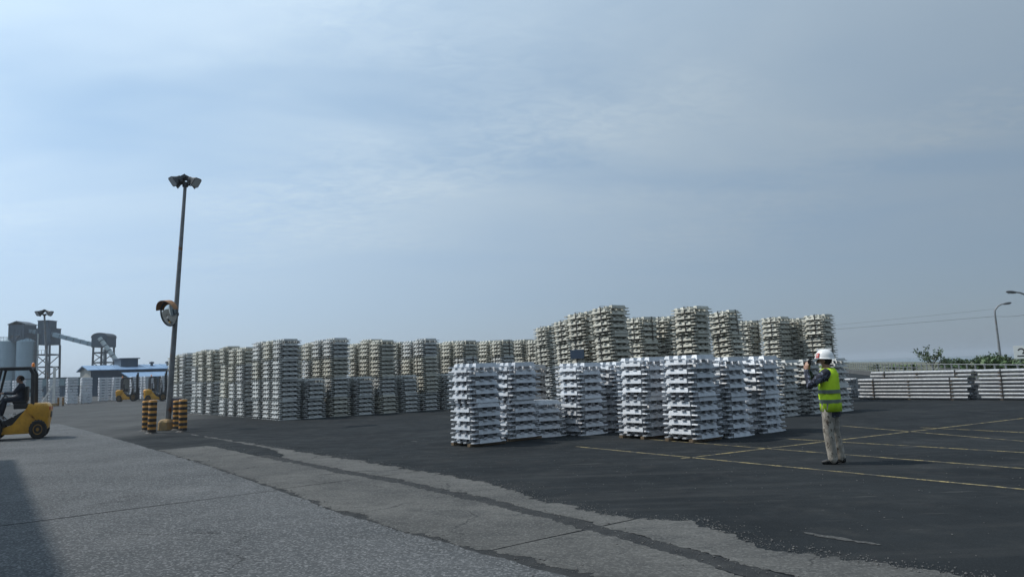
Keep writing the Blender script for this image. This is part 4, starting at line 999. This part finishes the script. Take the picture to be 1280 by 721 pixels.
# ------------------------------------------------------------------ warehouse whose shadow falls on the road
wh = thing('warehouse', ab(0, -4.14), ROTZ-R(2.9), 'grey sheet-clad warehouse along the edge of the concrete road', 'warehouse')
HW, A0_, A1_, DW = 9.0, -14.0, 25.2, 14.0
d = MB(); d.box((-.15, (A0_+A1_)/2, HW/2), (.3, A1_-A0_, HW)); d.build('road_wall', 'ware_wall', wh)
d = MB(); d.box((-DW/2, A1_-.15, HW/2), (DW-.6, .3, HW)); d.box((-DW/2, A0_+.15, HW/2), (DW-.6, .3, HW)); d.build('end_wall', 'ware_wall', wh)
d = MB(); d.box((-DW+.15, (A0_+A1_)/2, HW/2), (.3, A1_-A0_, HW)); d.build('back_wall', 'ware_wall', wh)
d = MB(); d.box((-DW/2, (A0_+A1_)/2, HW+.1), (DW+.1, A1_-A0_+.1, .18)); d.build('roof', 'blue_roof', wh)
for k in range(38):
    e = MB(); e.box((.03, A0_+.6+k*1.03, HW/2), (.05, .12, HW-.1)); e.build('wall_rib', 'ware_wall', wh)
for k in range(4):
    e = MB(); e.box((.07, A0_+5+k*9.6, 2.1), (.08, 4.2, 4.2)); dr = e.build('roller_door', 'steel_frame', wh)
    for q in range(8): e = MB(); e.box((.115, A0_+5+k*9.6, .28+q*.52), (.02, 4.1, .06)); e.build('door_slat', 'galv', dr)

# ------------------------------------------------------------------ railing, lamps, sign, wires, plants by the sea
fe = thing('railing', F0, 0, 'pale post and rail fence on a low parapet along the sea side', 'railing')
s0, s1 = -14.0, 95.0
e = MB(); e.bar(FD*s0+V((0, 0, .19)), FD*s1+V((0, 0, .19)), .30, .38); e.build('parapet', 'parapet', fe)
pm_ = MB(); pm_.box((0, 0, .74), (.06, .06, .74)); pmm = pm_.mesh('fence_post'); pmm.materials.append(MT['rail'])
k = s0
while k < s1:
    c = bpy.data.objects.new('fence_post', pmm); COL.objects.link(c); c.parent = fe; c.location = FD*k; c.rotation_euler = (0, 0, math.atan2(FD.y, FD.x)); k += 1.5
for z_ in (.58, .82, 1.07):
    e = MB(); e.tube([FD*s0+V((0, 0, z_)), FD*s1+V((0, 0, z_))], .016 if z_ < 1 else .022, 6); e.build('rail', 'rail', fe)
def street_lamp(base, h, arm, label):
    o = thing('street_lamp', base, 0, label, 'street lamp', None)
    t = V((-.10, 0, h)); pts = [V((0, 0, 0)), V((-.05, 0, h*.5)), V((-.08, 0, h*.85))]
    e = MB(); e.tube(pts, [.10, .08, .065], 10); e.build('pole', 'galv', o, smooth=True)
    s = 1 if arm.x > 0 else -1
    ap = [V((-.08, 0, h*.85))+V((0, 0, 0)), V((-.06, 0, h*.91)), V((arm.x*.25, arm.y*.25, h*.965)), V((arm.x*.6, arm.y*.6, h*.99)), V((arm.x, arm.y, h))]
    e = MB(); e.tube(ap, [.065, .06, .055, .05, .045], 10); e.build('arm', 'galv', o, smooth=True)
    e = MB(); e.ball((0, 0, 0), (.30, .13, .09), 16, 8, M.Translation(ap[-1]+arm*.22) @ M.Rotation(math.atan2(arm.y, arm.x), 4, 'Z') @ M.Rotation(R(-8), 4, 'Y')); hd_ = e.build('lamp_head', 'dark_steel', o, smooth=60)
    e = MB(); e.box((0, 0, -.07), (.34, .17, .04), M.Translation(ap[-1]+arm*.22) @ M.Rotation(math.atan2(arm.y, arm.x), 4, 'Z')); e.build('lens', 'lens', hd_, bevel=.01)
    return o
YL = 56.0
lb = at(1252.5, 462, YL); lb.z = 0; hl = at(1257, 379.5, YL).z
street_lamp(lb, hl, V((.62, -.2, 0)), 'curved street lamp on the sea side beyond the railing')
lb2 = at(1296, 462, 44); lb2.z = 0; hl2 = at(1275, 364.5, 44).z
street_lamp(lb2, hl2, V((-.75, .1, 0)), 'street lamp reaching over the fence beside the white sign')
far_l = lb+AX*70; far_l.z = 0
street_lamp(far_l, hl, V((.62, -.2, 0)), 'distant street lamp hidden behind the tall stacks')
def wire(p, q, sag, label, r=.010):
    n = 16; pts = [p+(q-p)*(i/n)-V((0, 0, sag*4*(i/n)*(1-i/n))) for i in range(n+1)]
    e = MB(); e.tube(pts, r, 5); e.build('overhead_wire', 'wire', label=label, cat='wire')
zw = at(1250, 395, YL).z
wire(V((lb.x-.05, lb.y, zw)), V((far_l.x, far_l.y, zw)), .25, 'lower overhead wire slung from the curved street lamp')
wire(V((lb.x-.06, lb.y, hl*.93)), V((far_l.x, far_l.y, hl*.9)), .5, 'upper overhead wire slung from the curved street lamp', .006)
q = lb-AX*40; wire(V((lb.x-.05, lb.y, zw)), V((lb2.x, lb2.y, at(1296, 392, 44).z)), .08, 'overhead wire joining the two lamps by the sign')
# white sign
sg = at(1284, 452, 40); zb_, zt_ = at(1272, 448.5, 40).z, at(1272, 432, 40).z
so_ = thing('sign_board', (sg.x, sg.y, 0), R(-28), 'white sign board with a dark curved mark beyond the railing', 'sign')
ww = 1.2; e = MB(); e.box((.05, 0, (zb_+zt_)/2), (ww, .04, zt_-zb_)); bd = e.build('board', 'sign_white', so_, bevel=.006)
e = MB(); zc = (zb_+zt_)/2; n = 12; vs = []
for i in range(n+1):
    a = R(160)-R(230)*i/n
    for rr in (.10, .17): vs.append((-.22+rr*math.cos(a), -.0235, zc+.05+rr*math.sin(a)))
e.add(vs, [(2*i, 2*i+1, 2*i+3, 2*i+2) for i in range(n)]); e.box((-.24, -.022, zc-.2), (.34, .004, .07)); e.build('mark', 'sign_ink', bd)
for x in (-.3, .42): e = MB(); e.box((x, .045, zt_/2-.05), (.07, .05, zt_-.1)); e.build('post', 'galv', so_)

def leafquad(mb, c, d, up_, ln_, w):
    s = d.cross(up_).normalized()*w; d = d*ln_
    mb.add([c, c+d*.45+s, c+d, c+d*.45-s], [(0, 1, 2, 3)])
def rdir(r):
    while True:
        v = V((r.uniform(-1, 1), r.uniform(-1, 1), r.uniform(-1, 1)))
        if .05 < v.length < 1: return v.normalized()
def small_tree(base, h, w, label, seed, leaves=46, lsz=.14, material='leaf', nl=9):
    r = random.Random(seed); o = thing('small_tree', base, 0, label, 'tree')
    t = MB(); tips = []
    t.tube([(0, 0, 0), (.05, .02, h*.3), (.0, 0, h*.55)], [h*.026, h*.02, h*.014], 8)
    for k in range(nl):
        a = 2*math.pi*k/nl+r.uniform(-.3, .3); st = V((.02, 0, h*r.uniform(.28, .55))); e = V((math.cos(a)*w*.5*r.uniform(.5, 1), math.sin(a)*w*.5*r.uniform(.5, 1), h*r.uniform(.6, 1)))
        m_ = (st+e)/2+V((0, 0, h*.06)); t.tube([st, m_, e], [h*.011, h*.008, h*.004], 6); tips += [e, m_, (m_+e)/2]
        for q in range(3):
            e2 = e+V((r.uniform(-.2, .2)*w, r.uniform(-.2, .2)*w, r.uniform(-.08, .12)*h)); t.tube([m_, (m_+e2)/2+V((0, 0, .05)), e2], [h*.006, h*.004, h*.002], 5); tips += [e2, (m_+e2)/2]
    t.build('trunk', 'bark', o, smooth=True)
    c = MB()
    for p in tips:
        if r.random() < .25: continue
        for i in range(leaves//4):
            q = p+rdir(r)*r.uniform(0, .13)*w*.8; dd = rdir(r); leafquad(c, q, dd, rdir(r), lsz*r.uniform(.7, 1.3), lsz*.3)
    c.build('crown', material, o)
def blade_plant(base, h, n, label, seed, w=.12):
    r = random.Random(seed); o = thing('broad_leaf_plant', base, r.uniform(0, 6), label, 'plant', 'broad-leaved plants beyond the railing')
    st = MB(); st.tube([(0, 0, 0), (.03, .02, h*.45)], [.06, .04], 8); st.build('stem', 'bark', o)
    for k in range(n):
        a = r.uniform(0, 6.28); ln_ = h*r.uniform(.5, .8); el = r.uniform(.5, 1.3); lf = MB(); vs = []; N_ = 8
        for i in range(N_+1):
            t = i/N_; rad = ln_*t*math.cos(el)*(1+.25*t); z_ = h*.38+ln_*t*math.sin(el)-.45*ln_*t*t*r.uniform(.8, 1.1)
            ww_ = w*math.sin(math.pi*min(1, .08+.92*t))**.7*(.6+.8*r.random() if 1 < i < N_ else 1)
            p = V((math.cos(a)*rad, math.sin(a)*rad, z_)); s = V((-math.sin(a), math.cos(a), 0))*ww_
            vs += [p-s+V((0, 0, .03)), p, p+s+V((0, 0, .03))]
        fs = []
        for i in range(N_):
            for q in range(2): fs.append((3*i+q, 3*i+q+1, 3*i+q+4, 3*i+q+3))
        lf.add(vs, fs); lf.build('leaf', 'leaf2', o)
tb = at(1166, 460, 52); tb.z = 0; small_tree(tb, at(1166, 435.5, 52).z, 2.2, 'small sparse tree standing alone beyond the railing', 3, 34, .15)
for i, (x, ytop, Y, n) in enumerate(((1187, 450.5, 46, 9), (1206, 449, 44, 10), (1226, 446, 41, 14), (1237, 444.5, 42, 18), (1246, 445.5, 41, 16), (1262, 447.5, 39, 14), (1273, 449, 40, 10), (1131, 452, 58, 8), (1118, 453, 62, 8), (1098, 453, 66, 7), (1142, 451.5, 56, 8))):
    p = at(x, 460, Y); p.z = 0.004; h = max(1.0, at(x, ytop, Y).z); blade_plant(p, h*1.15, n*2, 'broad-leaved green plant '+('between the sparse tree and the thin shrub', 'just before the dense shrubs', 'under the left dense shrub by the lamp', 'in the thick of the dense shrubs', 'at the street lamp foot', 'right of the street lamp foot', 'below the white sign', 'just left of the sparse tree', 'second left of the sparse tree', 'farthest left along the railing', 'touching the sparse tree')[i]+' beyond the railing', 40+i, .10)
for i, (x, ytop, Y) in enumerate(((1234, 446, 47), (1244, 447, 46), (1264, 448, 46), (1195, 452, 52))):
    p = at(x, 460, Y); p.z = 0.004; small_tree(p, max(1.2, at(x, ytop, Y).z), 1.7, ('dense dark shrub among the broad-leaved plants by the lamp', 'second dense shrub right at the foot of the street lamp', 'dense shrub between street lamp and sign', 'thin shrub between the sparse tree and the plants')[i], 70+i, 60, .16, 'leaf', 11)

# ------------------------------------------------------------------ haze
hz = MB(); hz.box((-200, 900, 10.4), (7600, 8400, 27)); 
hk = bpy.data.materials.new('haze_air'); hk.use_nodes = True; t = hk.node_tree; t.nodes.clear()
ho = N(t, 'ShaderNodeOutputMaterial'); pv = N(t, 'ShaderNodeVolumePrincipled'); pv.inputs['Color'].default_value = (.74, .80, .86, 1); pv.inputs['Density'].default_value = .0005
pv.inputs['Anisotropy'].default_value = 0.3; L(t, pv.outputs[0], ho.inputs['Volume'])
ob = link('haze', hz.mesh('haze'), hk, kind='stuff')
